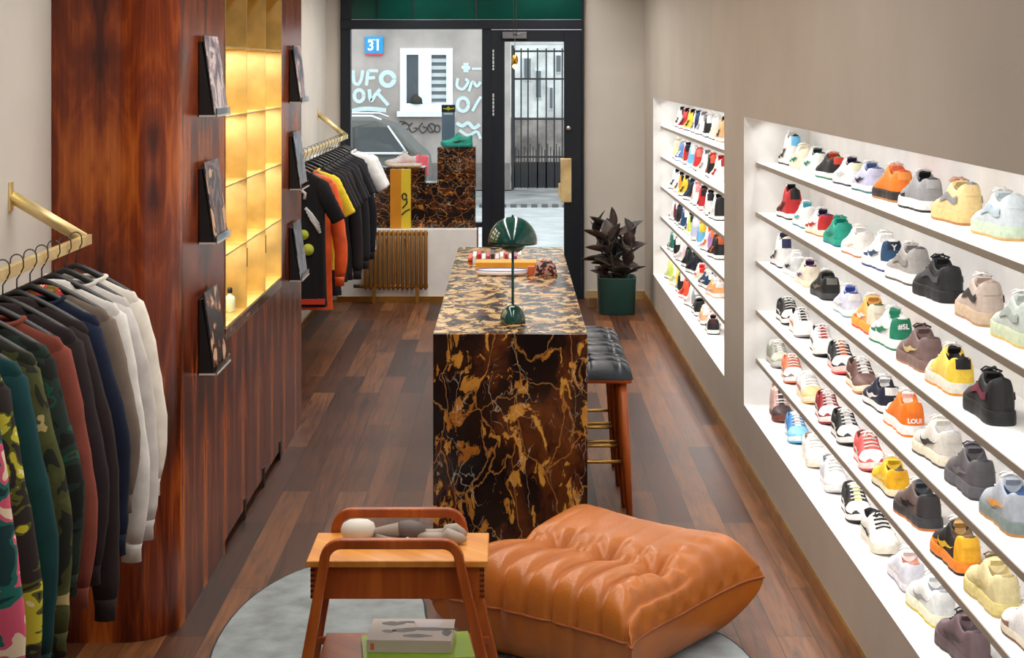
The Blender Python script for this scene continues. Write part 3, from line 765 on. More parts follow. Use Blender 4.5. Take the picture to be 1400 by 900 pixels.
seam = [cush(0, i/40) for i in range(40)]+[cush(i/40, 1) for i in range(40)]+[cush(1, 1-i/40) for i in range(40)]+[cush(1-i/40, 0) for i in range(40)]
part('piping', MB().tube(seam, .006, 6, closed=True), mat((150, 80, 34), .45), ott, False)
bt = MB()
for (tu, tv) in tufts[:3]:
    p_ = cush(math.asin(tu)/PI+.5, math.asin(max(-1, tv))/PI+.5)
    part('tuft_button', MB().lathe([(.012, -.004), (.014, .002), (.006, .007)], p_, 12), M_LEATH, ott, False)

# ------------------------------------------------------------------ teak side table
TX0, TX1, T0, T1, TZ = -.661, -.071, 5.21, 5.55, .52
tb = thing('side_table', 'teak side table with a box under the top and bent loop legs', 'table', ((TX0+TX1)/2, (T0+T1)/2, .012))
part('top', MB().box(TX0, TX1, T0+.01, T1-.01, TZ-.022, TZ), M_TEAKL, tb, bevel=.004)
bx = MB()
bx.box(TX0+.012, TX1-.012, T0+.03, T0+.045, TZ-.13, TZ-.022); bx.box(TX0+.012, TX1-.012, T1-.045, T1-.03, TZ-.13, TZ-.022)
bx.box(TX0+.012, TX0+.027, T0+.045, T1-.045, TZ-.13, TZ-.022); bx.box(TX1-.027, TX1-.012, T0+.045, T1-.045, TZ-.13, TZ-.022)
bx.box(TX0+.027, TX1-.027, T0+.045, T1-.045, TZ-.13, TZ-.12)
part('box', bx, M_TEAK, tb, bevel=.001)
for xx in (TX0+.0115, TX1-.0275):
    jn = MB().box(xx+.0155, xx+.016, T0+.0292, T0+.0305, TZ-.13, TZ-.112)
    for k in range(6): jn.box(xx, xx+.016, T0+.0290, T0+.0305, TZ-.125+k*.017, TZ-.117+k*.017)
    part('finger_joint', jn, mat((92, 40, 16), .5), tb)
def loop(y, lab):
    zb, zt = .014, TZ+.063
    xb0, xb1, xt0, xt1 = TX0-.028, TX1+.026, TX0+.065, TX1-.095
    P = [(xb0, y, zb)]
    r = .055
    P.append((xt0-.006+.0, y, zt-r-.02))
    for k in range(1, 7):
        a = PI-(PI/2)*k/6
        P.append((xt0+r+r*math.cos(a)-.003, y, zt-r+r*math.sin(a)))
    for k in range(0, 7):
        a = PI/2-(PI/2)*k/6
        P.append((xt1-r+r*math.cos(a)+.003, y, zt-r+r*math.sin(a)))
    P.append((xb1, y, zb))
    # rectangular section sweep
    m = MB(); hw, th = .016, .014
    vs = []; n = len(P)
    for i, p in enumerate(P):
        p = Vector(p); d = (Vector(P[min(i+1, n-1)])-Vector(P[max(i-1, 0)])).normalized()
        nrm = Vector((-d.z, 0, d.x))
        w = hw*(1.25 if i in (0, n-1) else 1.0)
        for (s1, s2) in ((1, -1), (1, 1), (-1, 1), (-1, -1)):
            vs.append(p+nrm*w*s1*-1+Vector((0, th*s2, 0)))
    fs = [(i*4+k, i*4+(k+1) % 4, (i+1)*4+(k+1) % 4, (i+1)*4+k) for i in range(n-1) for k in range(4)]+[(3, 2, 1, 0), tuple((n-1)*4+k for k in range(4))]
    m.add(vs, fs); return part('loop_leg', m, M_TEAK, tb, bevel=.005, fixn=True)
loop(T0-.012, 0); loop(T1+.012, 0)
part('lower_shelf', MB().box(TX0+.03, TX1-.03, T0-.0, T1-.0, .155, .172), M_TEAK, tb, bevel=.003)
for y in (T0-.005, T1-.015): part('rail', MB().box(TX0-.0, TX1+.0, y, y+.02, .135, .16), M_TEAK, tb, bevel=.002)
# books on lower shelf
g_ = thing('magazine', 'lime green and white magazine lying under the photo book', 'magazine', (-.32, 5.38, .173), .12)
part('pages', MB().box(-.17, .19, -.12, .12, 0, .012), mat((226, 226, 206), .7), g_, False)
part('cover', MB().box(-.172, .192, -.122, .122, .012, .0135).box(-.172, -.04, -.1235, -.122, 0, .0135), mat((160, 206, 50), .4), g_, False)
bk = thing('photo_book', 'pale photo book with a black and white cover on the side table shelf', 'book', (-.33, 5.42, .188), -.03)
part('pages', MB().box(-.137, .137, -.10, .10, 0.002, .038), mat((214, 206, 196), .8), bk, False)
cv = part('cover', MB().box(-.14, .14, -.103, .103, .038, .0405).box(-.14, .14, -.103, .103, 0, .002).box(-.14, .14, -.1055, -.103, 0, .0405), mat((212, 200, 192), .4), bk, False)
pr_ = MB()
def blob(cx, cy, rx, ry, n=18, w=.12, ph=0):
    pts = [(cx+rx*(1+w*math.sin(3*t+ph))*math.cos(t), cy+ry*(1+w*math.sin(4*t+ph))*math.sin(t)) for t in [2*PI*k/n for k in range(n)]]
    pr_.prism(pts, .0405, .041)
blob(-.07, .055, .04, .018, ph=1); blob(-.075, -.02, .024, .012); blob(-.03, -.01, .04, .016, ph=2); blob(.06, .005, .09, .014, ph=.5); blob(.02, -.06, .05, .014, ph=1.7); blob(.13-.01, -.03, .016, .03); blob(.0, .07, .05, .010)
part('cover_print', pr_, mat((34, 32, 34), .4), cv, False)
part('cover_print', MB().prism([(.0, .08), (.1, .085), (.09, .02), (.02, .018)], .041, .0413), mat((222, 214, 220), .4), cv, False)
part('spine_mark', MB().box(-.128, -.115, -.1062, -.1055, .008, .03), mat((226, 110, 70), .5), bk, False)

# generic plain doll lying on the table top
FY = 5.43; fz = TZ
fg = thing('toy_figure', 'plain white and grey vinyl doll lying face down on the side table', 'figurine', (-.36, FY, fz))
def F3(px, dz, dy=0): return Vector(((px-VX)*FY/F, FY+dy, fz+dz))
part('head', MB().tube([F3(466, .039), F3(470, .039), F3(479, .040), F3(490, .040), F3(502, .040), F3(510, .039), F3(513, .038)], [.008, .026, .036, .038, .036, .026, .008], 20), mat((226, 222, 212), .5), fg)
part('torso', MB().tube([F3(508, .03), F3(515, .03), F3(530, .033), F3(546, .036), F3(560, .036), F3(575, .03)], [.012, .018, .024, .03, .028, .016], 16), mat((150, 134, 122), .55), fg)
part('shorts', MB().tube([F3(545, .036), F3(548, .037), F3(560, .038), F3(572, .035), F3(580, .03)], [.028, .033, .036, .031, .02], 16), mat((98, 86, 82), .6), fg)
for sy in (-1, 1):
    part('arm', MB().tube([F3(516, .022, sy*.02), F3(530, .018, sy*.04), F3(548, .014, sy*.046), F3(556, .013, sy*.044)], [.012, .012, .012, .014], 10), mat((150, 134, 122), .55), fg)
    hd = part('hand', MB().tube([F3(553, .014, sy*.044), F3(558, .015, sy*.044), F3(564, .013, sy*.044)], [.010, .015, .008], 10), mat((220, 214, 204), .5), fg)
    part('leg', MB().tube([F3(572, .022, sy*.016), F3(590, .021, sy*.02), F3(606, .022, sy*.024)], [.018, .017, .017], 12), mat((172, 156, 144), .55), fg)
    part('shoe', MB().tube([F3(602, .016, sy*.024), F3(608, .020, sy*.024), F3(612, .03, sy*.024), F3(622, .028+.006*sy, sy*.028), F3(632, .02, sy*.03), F3(638, .015, sy*.03)], [.012, .018, .024, .022, .016, .006], 14), mat((160, 148, 136), .55), fg)

# ------------------------------------------------------------------ plant
pp_ = at(845, 424, 0); PC = Vector((pp_.x, min(pp_.y+.17, DF-.25), 0)); PC.x = (845-VX)/(F/(PC.y))
PC = Vector((.925, 13.95, 0))
pl = thing('potted_rubber_plant', 'dark leaved rubber plant in a green pot beside the street door', 'plant', PC)
part('pot', MB().lathe([(.15, 0), (.155, .005), (.165, .31), (.167, .315), (.155, .315), (.15, .27), (.02, .268)], PC, 48, sq=5), mat((34, 74, 68), .4), pl)
part('soil', MB().lathe([(.15, .27), (.05, .285), (.0, .287)], PC, 24), mat((38, 28, 22), .95), pl)
random.seed(21)
lf = MB(); stm = MB()
def leaf(base, direc, ln, wd, roll):
    d = direc.normalized(); side = d.cross(Vector((0, 0, 1)));
    if side.length < .1: side = Vector((1, 0, 0))
    side.normalize(); side = Matrix.Rotation(roll, 3, d)@side; nrm = side.cross(d)
    def f(u, v):
        w = wd*math.sin(PI*min(1, u*1.0)**.8)**.75 if 0 < u < 1 else 0
        a = 2*v-1
        return base+d*(ln*(.08+u*.92))+side*(a*w)+nrm*(abs(a)*w*.35-.10*ln*u*u)
    lf.grid(f, 8, 4)
for si in range(5):
    a0 = si*2*PI/5+.5; sp_ = .07 if si else 0
    b0 = PC+Vector((sp_*math.cos(a0), sp_*math.sin(a0), .27))
    tp_ = b0+Vector((.11*math.cos(a0), .08*math.sin(a0), random.uniform(.30, .44)))
    stm.tube([b0, (b0+tp_)/2+Vector((.01, 0, 0)), tp_], [.009, .008, .005], 6)
    for k in range(11):
        t = .05+.95*k/10; p0 = b0.lerp(tp_, t); an = k*2.4+si
        el_ = .35+.95*t+random.uniform(-.25, .25)
        d = Vector((math.cos(an)*math.cos(el_), math.sin(an)*math.cos(el_)*.8, math.sin(el_)))
        leaf(p0, d, random.uniform(.15, .23), random.uniform(.042, .06), random.uniform(-.7, .7))
for dx, dz, e in ((-.95, .1, .33), (-.9, .45, .34), (-.85, .65, .30), (.8, .6, .27), (-.9, .25, .30), (-.8, .05, .24), (-.75, -.05, .2), (.8, .3, .25), (.85, .0, .2)):
    leaf(PC+Vector((0, -.03, .42+dz*.4)), Vector((dx, -.2, dz)), e, .04, .9)
def leafmat():
    m, nt, b = nt_new('rubber_plant_leaf'); L = nt.links.new
    g = N(nt, 'ShaderNodeNewGeometry'); n = N(nt, 'ShaderNodeTexNoise'); n.inputs['Scale'].default_value = 5
    tc = N(nt, 'ShaderNodeTexCoord'); L(tc.outputs['Object'], n.inputs['Vector'])
    r = ramp(nt, [(.35, (30, 44, 42)), (.5, (54, 44, 42)), (.65, (86, 66, 58))]); L(n.outputs['Fac'], r.inputs['Fac']); L(r.outputs['Color'], b.inputs['Base Color'])
    b.inputs['Roughness'].default_value = .42; return m
part('foliage', lf, leafmat(), pl, solid=.0015)
part('stem', stm, mat((70, 56, 44), .8), pl)
single('door_stop', MB().box(.70, .77, 14.2, 14.27, 0, .09), mat((120, 82, 50), .6), 'small brown wooden block on the floor left of the plant pot', 'block', bevel=.004)

# ------------------------------------------------------------------ window display
DD = DF-.08
def dx(x, d=DD): return (x-VX)*d/F
def dz(y, d=DD): return CAMZ-(y-VY)*d/F
SILL = .655
p1_ = single('marble_plinth', MB().box(dx(598), dx(650), DD, DD+.26, SILL, dz(201)), M_MARBLE2, 'tall brown veined marble plinth in the shop window', 'plinth', 'marble plinths in the shop window', bevel=.002)
p2_ = single('marble_plinth', MB().box(dx(510), dx(581), DD, DD+.26, SILL, dz(229)), M_MARBLE2, 'low wide marble plinth in the shop window left of the tall one', 'plinth', 'marble plinths in the shop window', bevel=.002)
pb = thing('shoe_box', 'tall orange and yellow printed box before the low marble plinth', 'box', (dx(548), DD-.05, SILL))
part('box_body', MB().box(dx(534), dx(549), DD-.06, DD-.005, SILL, dz(231)), mat((196, 128, 24), .4), pb, bevel=.002)
part('box_face', MB().box(dx(549), dx(562), DD-.06, DD-.005, SILL, dz(231)), mat((214, 186, 52), .35), pb, bevel=.002)
sw = MB()
sw.tube([(dx(552)+.02*math.cos(a*.6)+.01, DD-.062, dz(268)+.028*math.sin(a*.6)) for a in range(11)], .007, 5)
sw.tube([(dx(556.5), DD-.062, dz(270)), (dx(557), DD-.062, dz(277)), (dx(551), DD-.062, dz(284))], .007, 5)
sw.tube([(dx(550), DD-.062, dz(293)), (dx(555), DD-.062, dz(288)), (dx(561), DD-.062, dz(285))], .006, 5)
part('script_mark', sw, M_BLACK, pb)
vb = thing('tall_box', 'tall slate blue box with a dark top band behind the teal shoe', 'box', (dx(612.5), DD+.17, dz(201)))
part('carton', MB().box(dx(603), dx(621), DD+.16, DD+.24, dz(201), dz(146)), mat((118, 134, 156), .5), vb, bevel=.002)
part('top_band', MB().box(dx(602.6), dx(621.4), DD+.158, DD+.242, dz(154), dz(144)), mat((40, 44, 44), .5), vb)
ev = MB().tube([(dx(605), DD+.155, dz(149)), (dx(612), DD+.155, dz(150.2)), (dx(620), DD+.155, dz(149))], .006, 5).obox((dx(612), DD+.156, dz(149)), .03, .004, .03, Matrix.Rotation(PI/4, 3, 'Y'))
part('emblem', ev, mat((226, 214, 50), .5), vb)
part('line_mark', MB().box(dx(605.5), dx(618.5), DD+.157, DD+.16, dz(157.5), dz(155)), mat((230, 234, 238), .5), vb)
p3_ = single('marble_plinth', MB().box(dx(581.2), dx(597.6), DD+.01, DD+.25, SILL, dz(250)), M_MARBLE2, 'narrow lower marble block between the two plinths in the window', 'plinth', 'marble plinths in the shop window', bevel=.002)
# radiator
rd = thing('radiator', 'bronze column radiator in front of the white low window wall', 'radiator', (dx(540, 14.5), 14.5, 0.05))
RY = DF-.30; ra = (497-VX)*RY/F; rbx = (585-VX)*RY/F; rz0 = CAMZ-(396-VY)*RY/F; rz1 = CAMZ-(315-VY)*RY/F
M_BRZ = mat((150, 106, 50), .38, metal=.45)
nc = 14
for k in range(nc):
    x = ra+(rbx-ra)*(k+.5)/nc; w = (rbx-ra)/nc*.43
    part('column', MB().tube([(x, RY, rz0), (x, RY-.005, rz0+.02), (x, RY-.005, rz1-.02), (x, RY, rz1)], [w*.6, w, w, w*.6], 8, up=(1, 0, 0)), M_BRZ, rd)
part('header', MB().tube([(ra, RY+.005, rz1-.03), (rbx, RY+.005, rz1-.03)], .018, 8), M_BRZ, rd)
part('header', MB().tube([(ra-.05, RY+.005, rz0+.03), (rbx, RY+.005, rz0+.03)], .018, 8), M_BRZ, rd)
vl = part('valve', MB().tube([(ra-.09, RY, rz0+.03), (ra-.04, RY, rz0+.03)], .016, 10), M_BLACK, rd)
for xx in (ra+.08, rbx-.11): part('foot', MB().box(xx, xx+.03, RY-.03, RY+.03, 0.0, rz0+.02), M_BRZ, rd)
part('wall_bracket', MB().box(ra+.2, ra+.22, RY, DF-.221, rz1-.1, rz1-.08).box(rbx-.22, rbx-.2, RY, DF-.221, rz1-.1, rz1-.08), M_BRZ, rd)

# hanging pendant near the door
PD = 13.6
pn = thing('pendant_lamp', 'thin double cord pendant with a small brass bulb holder by the door', 'lamp', ((704-VX)*PD/F, PD, HC-.02))
def pz(y): return CAMZ-(y-VY)*PD/F
x0 = (704-VX)*PD/F
part('ceiling_cup', MB().lathe([(.05, 0), (.045, -.02), (.01, -.03)][::-1], (x0, PD, HC), 20), M_BRASS, pn)
part('cord', MB().tube([(x0-.012, PD, HC-.03), (x0-.012, PD, pz(50))], .003, 6).tube([(x0+.012, PD, HC-.03), (x0+.012, PD, pz(50))], .003, 6), M_STEEL, pn)
part('cross_bar', MB().tube([(x0-.02, PD, pz(47)), (x0+.05, PD, pz(47))], .005, 6), M_STEEL, pn)
part('lower_cord', MB().tube([(x0, PD, pz(48)), (x0, PD, pz(76))], .0022, 6), M_STEEL, pn)
part('bulb_holder', MB().lathe([(.012, -.03), (.026, -.01), (.026, .03), (.01, .06)], (x0, PD, pz(84)), 16), M_BRASS, pn)
part('bulb', MB().lathe([(.004, -.065), (.018, -.052), (.022, -.038), (.012, -.025)], (x0, PD, pz(84)), 16), emis((255, 214, 150), 4), pn)

# ------------------------------------------------------------------ clothes rails
RX = -1.44
def rail(d0, d1, z, ends, lab, rise=.2):
    t = thing('clothes_rail', lab, 'rail', (RX, (d0+d1)/2, z-.02), 0)
    part('bar', MB().box(RX-.012, RX+.012, d0, d1, z-.017, z+.017), M_BRASSP, t, bevel=.002)
    for y in ends:
        sx, sz_ = RX-XL, rise
        part('brace', MB().tube([(RX, y, z+.006), (XL+.006, y, z+sz_)], .022, 4, up=(0, 1, 0)), M_BRASSP, t)
        part('wall_plate', MB().box(XL, XL+.007, y-.02, y+.02, z+sz_-.05, z+sz_+.05), M_BRASSP, t, bevel=.002)
rail(2.6, 5.50, 1.535, (5.44, 2.9), 'flat brass wall rail full of sweatshirts at the left foreground', .15)
rail(9.9, 14.2, 1.515, (14.15, 10.2), 'flat brass wall rail full of t-shirts near the shop window')

def hanger(D, z, lab, grp):
    t = thing('clothes_hanger', lab, 'hanger', (RX, D, z), 0, grp)
    # hook over the rail
    pts = [(-.019, 0, -.012)]+[(.019*math.cos(PI-a*PI/8), 0, .004+.019*math.sin(PI-a*PI/8)) for a in range(0, 9)]+[(.02, 0, -.015), (.010, 0, -.035), (.0, 0, -.05), (0, 0, -.085)]
    part('hook', MB().tube(pts, .0022, 6, up=(0, 1, 0)), M_STEEL, t, False)
    P = []
    for k in range(15):
        a = (k-7)/7; P.append((a*.19, 0, -.088-.10*abs(a)**1.2))
    rs_ = [.012+.002*abs((k-7)/7) for k in range(15)]
    part('shoulder_bar', MB().tube(P, [r_*1.0 for r_ in rs_], 10, flat=.85, up=(0, 1, 0)), mat((16, 16, 18), .5), t, False)
    return t

def tween(tab, t):
    for i in range(len(tab)-1):
        if t <= tab[i+1][0]:
            a, b = tab[i], tab[i+1]; k = (t-a[0])/(b[0]-a[0]) if b[0] > a[0] else 0
            k = max(0, min(1, k)); k = k*k*(3-2*k) if len(a) > 2 else k
            return a[1]+(b[1]-a[1])*k
    return tab[-1][1]
gseed = [0]
def garment(name, D, z, label, m, grp, body_len=.68, slv=.62, short=False, hood=False, trim=None, shx=.225, th=.045, tilt=0.0, print_=None, cuffm=None, liningm=None):
    """local frame: x across shoulders, y thickness, z down from rail"""
    gseed[0] += 1; rnd = random.Random(gseed[0])
    t = thing(name, label, {'sweatshirt': 'sweatshirt', 'hoodie': 'hoodie', 't_shirt': 't-shirt', 'camouflage_jacket': 'jacket', 'jacket': 'jacket', 'shorts': 'shorts'}.get(name, 'garment'), (RX, D, z), tilt, grp)
    neck, nz = .098, -.112
    shz = -.168
    trim = trim or m; cuffm = cuffm or m
    ph = rnd.uniform(0, 6)
    def tube_body(u, v):
        # u around, v down
        a = 2*PI*u
        zz = nz+(-body_len-nz+0)*v
        # half-width at height
        if v < .09:
            k = v/.09; hw = neck+(shx-.012-neck)*k; zz = nz+(shz-nz)*k
        else:
            k = (v-.09)/.91; zz = shz+(-body_len-shz)*k
            hw = shx-.012-.03*math.sin(min(1, k*3)*PI/2)+.018*k
        c, s = math.cos(a), math.sin(a)
        ty = th*(.55+.45*math.sin(min(1, v*2.2)*PI/2))
        fold = .007*math.sin(9*c*2+ph+v*1.5)*v+.004*math.sin(23*c+ph*2)*v
        return (hw*math.copysign(abs(c)**.8, c), (ty*math.copysign(abs(s)**.7, s))+fold*(1 if s > 0 else -1), zz)
    part('torso', MB().grid(tube_body, 40, 26), m, t, False)
    if not short or True:
        part('hem', MB().grid(lambda u, v: (lambda p: (p[0]*1.01, p[1]*1.04, -body_len-.0+.035*(1-v)-.012))(tube_body(u, 1)), 40, 3), trim, t, False)
    # sleeves
    for sd in (-1, 1):
        P, R = [], []
        L = .24 if short else slv
        n_ = 14
        for k in range(n_+1):
            q = k/n_
            if short: x_ = shx-.065+.12*q; z_ = shz-.035-L*q*.95
            else: x_ = shx-.062+.105*math.sin(min(1, q*1.3)*PI/2)-.016*q+.005*math.sin(q*9+ph); z_ = shz-.052-L*q
            P.append(Vector((sd*x_, .012*math.sin(q*4+ph), z_)))
            R.append((.062-.012*q if short else .062-.022*q)*(1+.03*math.sin(q*31+ph)))
        d0_ = (P[0]-P[1]).normalized()
        P = [P[0]+Vector((-sd*.035, 0, .040)), P[0]+Vector((-sd*.020, 0, .030))]+P; R = [.014, .042]+R
        if not short: R[-1] *= .86
        part('sleeve', MB().tube(P, R, 14, flat=.62, up=(1, 0, 0)), m, t, False)
        # shoulder cap joins sleeve and torso
        if not short:
            e_ = P[-1]
            part('cuff', MB().tube([e_+Vector((0, 0, .004)), e_+Vector((0, 0, -.02)), e_+Vector((0, 0, -.06))], [.036, .031, .032], 14, flat=.62, up=(1, 0, 0)), cuffm, t, False)
    # collar
    if hood:
        def hf(u, v):
            a = 2*PI*u; r_ = .090*(1-.35*v)
            return (r_*math.cos(a)*1.0, .055*math.sin(a)*(1-.2*v)+.02+.02*v, nz-.02+.0-.10*v*(.5+.5*math.sin(a))+.05*math.sin(PI*v))
        part('hood', MB().grid(hf, 24, 8), liningm or m, t, False, solid=.006)
    else:
        cp = [(neck*1.02*math.cos(2*PI*k/24), (th*.62)*math.sin(2*PI*k/24), nz+.006-.022*(1 if math.sin(2*PI*k/24) < 0 else .2)*abs(math.sin(2*PI*k/24))) for k in range(24)]
        part('collar', MB().tube(cp, .009, 8, closed=True), trim, t, False)
    if print_:
        print_(t, th, body_len, shx)
    return t

def fab(rgb, v=.06): return mat(rgb, .95, bump=.12, bscale=220, var=v, vscale=14, name='jersey_%d_%d_%d' % rgb)
RZ = 1.535
M_CAMO = pattern('olive_camo', [(34, 36, 26), (74, 78, 38), (84, 88, 44), (196, 176, 120)], 9, .9, (.43, .52, .61))
M_CAMO2 = pattern('dark_camo', [(20, 26, 24), (34, 52, 44), (26, 86, 70), (60, 44, 34)], 11, .9, (.45, .56, .61))
M_FLOR = pattern('bright_floral', [(20, 60, 66), (30, 110, 100), (222, 92, 124), (240, 220, 190)], 11, .9, (.42, .5, .56))
M_LINE = pattern('hood_lining', [(180, 150, 60), (120, 96, 30), (210, 60, 50), (240, 220, 200)], 22, .9)
def swtag(t, th, bl, shx):
    part('paper_tag', MB().box(.155, .19, -th-.02, -th-.018, -.62, -.545), mat((236, 236, 232), .6), t, False)
    part('tag_backing', MB().box(.15, .195, -th-.018, -th-.016, -.635, -.50), mat((40, 46, 44), .6), t, False)
def necklabel(t, th, bl, shx):
    part('size_sticker', MB().grid(lambda u, v: (.085+.045*u, -.035-.01*math.sin(PI*u), -.122-.025*u-.05*v), 4, 4), mat((176, 198, 220), .5), t, False, solid=.002)
near = 'garments on the foreground rail'
GL = [
    ('t_shirt', 5.34, 'plain white long top, farthest on the foreground rail', fab((232, 226, 216)), dict(body_len=.80, slv=.55, print_=necklabel)),
    ('sweatshirt', 5.21, 'light grey heather sweatshirt second from the cabinet', fab((206, 202, 200)), dict(body_len=.78, slv=.66)),
    ('hoodie', 5.08, 'off-white hoodie third from the cabinet with patterned hood lining', fab((226, 224, 220)), dict(body_len=.80, slv=.69, hood=True)),
    ('jacket', 4.95, 'taupe zip jacket with a red and gold patterned collar', fab((120, 106, 96)), dict(body_len=.7, slv=.5, hood=True, liningm=M_LINE)),
    ('sweatshirt', 4.83, 'navy blue sweatshirt in front of the taupe jacket', fab((14, 27, 54)), dict(body_len=.70, slv=.60)),
    ('hoodie', 4.70, 'very dark brown long hoodie in front of the navy sweatshirt', fab((44, 33, 33)), dict(body_len=.70, slv=.75, hood=True)),
    ('hoodie', 4.57, 'charcoal brown hoodie with a white paper tag', fab((42, 32, 36)), dict(body_len=.72, slv=.60, hood=True, print_=swtag)),
    ('sweatshirt', 4.44, 'dusty rust red sweatshirt', fab((136, 68, 54)), dict(body_len=.68, slv=.62)),
    ('jacket', 4.31, 'dark green camouflage jacket behind the olive one', M_CAMO2, dict(body_len=.7, slv=.55, hood=True, liningm=M_LINE)),
    ('camouflage_jacket', 4.19, 'olive camouflage jacket with long sleeves', M_CAMO, dict(body_len=.74, slv=.67)),
    ('sweatshirt', 4.06, 'dark teal sweatshirt beside the olive camouflage', fab((12, 66, 70)), dict(body_len=.74, slv=.67)),
    ('t_shirt', 3.92, 'black long top with a yellow skeleton print', pattern('skeleton_jersey', [(44, 36, 36), (90, 96, 34), (206, 198, 58), (236, 232, 170)], 11, .9, (.50, .54, .62), 1.2), dict(body_len=.9, slv=.8)),
    ('t_shirt', 3.78, 'pink and teal floral top nearest the camera', M_FLOR, dict(body_len=.9, slv=.8)),
]
for (nm, D, lab, m, kw) in GL:
    garment(nm, D, RZ, lab, m, near, **kw)
    hanger(D, RZ+.0175, 'black hanger holding the '+lab.split(' beside')[0].split(' behind')[0].split(' in front')[0], 'hangers on the foreground rail')
# far rail
def bird(t, th, bl, shx):
    m = MB().add([], []) if 0 else MB()
    for k in range(4): m.tube([(.06+.012*k, -.05, -.34-.022*k), (.10+.01*k, -.052, -.38-.025*k), (.15+.004*k, -.05, -.45-.02*k)], .011, 6, flat=.4)
    m.tube([(.03, -.048, -.22), (.06, -.05, -.24), (.055, -.05, -.28)], .010, 6, flat=.4)
    part('white_print', m, mat((220, 220, 224), .8), t, False)
    part('lime_print', MB().lathe([(.035, 0), (.035, .004)], (.03, 0, 0), 16), mat((186, 200, 60), .8), t, False).matrix_local = Matrix.Translation((.02, -.055, -.52))@Matrix.Rotation(PI/2, 4, 'X')
    part('lime_print', MB().lathe([(.04, 0), (.04, .004)], (.03, 0, 0), 16), mat((196, 206, 70), .8), t, False).matrix_local = Matrix.Translation((.05, -.055, -.62))@Matrix.Rotation(PI/2, 4, 'X')
    part('red_hem_band', MB().box(-.19, .19, -.054, .05, -.99, -.955), mat((206, 60, 34), .8), t, False)
far = 'garments on the window rail'
FL = []
for k in range(3): FL.append(('t_shirt', 14.0-.13*k, 'white t-shirt on the window rail, %s from the window' % ['first', 'second', 'third'][k], fab((226, 228, 230)), dict(body_len=.96, short=True, shx=.30)))
bk_cols = [((18, 20, 28), 'black'), ((22, 26, 38), 'ink blue'), ((14, 16, 20), 'jet black'), ((30, 30, 36), 'washed black'), ((20, 24, 34), 'midnight blue'), ((26, 24, 28), 'soft black'), ((34, 30, 32), 'brownish black'), ((18, 20, 26), 'coal black'), ((36, 32, 34), 'dark charcoal'), ((22, 22, 28), 'blue-black')]
for k, (c, nm_) in enumerate(bk_cols):
    ls = k in (0, 3, 6)
    FL.append(('sweatshirt' if ls else 't_shirt', 13.48-.21*k, '%s %s on window rail, %s after the white t-shirts' % (nm_, 'long-sleeved top' if ls else 't-shirt', ['first', 'second', 'third', 'fourth', 'fifth', 'sixth', 'seventh', 'eighth', 'ninth', 'tenth'][k]), fab(c), dict(body_len=[1.0, .95, .98, .92, .9, 1.02, .95, .98, .9, 1.02][k], short=not ls, slv=.72, shx=.25)))
FL.append(('t_shirt', 11.32, 'bright yellow t-shirt between the dark ones and the orange top', fab((226, 206, 50)), dict(body_len=.8, short=True, shx=.255)))
FL.append(('sweatshirt', 11.12, 'bright orange shiny long top behind the black printed t-shirt', mat((236, 90, 34), .45, var=.1, vscale=12), dict(body_len=1.05, slv=.62, shx=.24)))
FL.append(('t_shirt', 10.9, 'black t-shirt with white and lime print, nearest on the window rail', fab((20, 20, 24)), dict(body_len=1.0, short=True, print_=bird)))
for (nm, D, lab, m, kw) in FL:
    garment(nm, D, 1.515, lab, m, far, **kw)
    hanger(D, 1.515+.0175, 'black hanger carrying the '+lab.split(' between')[0].split(' behind')[0], 'hangers on the window rail')

# ------------------------------------------------------------------ sneakers
HW = [(0, 0), (.010, .018), (.03, .029), (.07, .036), (.16, .040), (.35, .0385), (.5, .040), (.66, .049), (.76, .051), (.86, .045), (.93, .034), (.975, .019), (1, 0)]
def sl(tab, t):
    for i in range(len(tab)-1):
        if t <= tab[i+1][0]:
            a, b = tab[i], tab[i+1]; k = (t-a[0])/(b[0]-a[0]); return a[1]+(b[1]-a[1])*k
    return tab[-1][1]
ST = [0, .006, .018, .035, .06, .09, .13, .18, .24, .30, .36, .41, .45, .5, .56, .62, .68, .74, .8, .86, .91, .95, .98, 1]
STYLES = {
    # heights of upper above ground-level sole top, sole thickness, sole flare
    'low':    dict(L=.295, th=.032, fl=1.06, top=[(0, .072), (.03, .082), (.08, .084), (.2, .066), (.32, .070), (.41, .094), (.5, .080), (.62, .056), (.74, .040), (.86, .031), (.95, .021), (1, .004)]),
    'high':   dict(L=.295, th=.032, fl=1.05, top=[(0, .125), (.03, .135), (.1, .134), (.2, .118), (.3, .124), (.4, .148), (.48, .108), (.6, .062), (.74, .042), (.86, .032), (.95, .021), (1, .004)]),
    'chunky': dict(L=.31, th=.040, fl=1.16, top=[(0, .078), (.03, .090), (.08, .092), (.2, .072), (.32, .080), (.41, .104), (.5, .090), (.62, .062), (.74, .046), (.86, .036), (.95, .022), (1, .004)]),
    'knit':   dict(L=.31, th=.042, fl=1.14, top=[(0, .092), (.03, .104), (.1, .098), (.2, .078), (.32, .084), (.41, .102), (.5, .084), (.62, .056), (.74, .040), (.86, .030), (.95, .018), (1, .003)]),
}
SEC = [(1.0, 0.0), (1.05, .18), (1.04, .42), (.97, .68), (.88, .88), (.74, .99)]
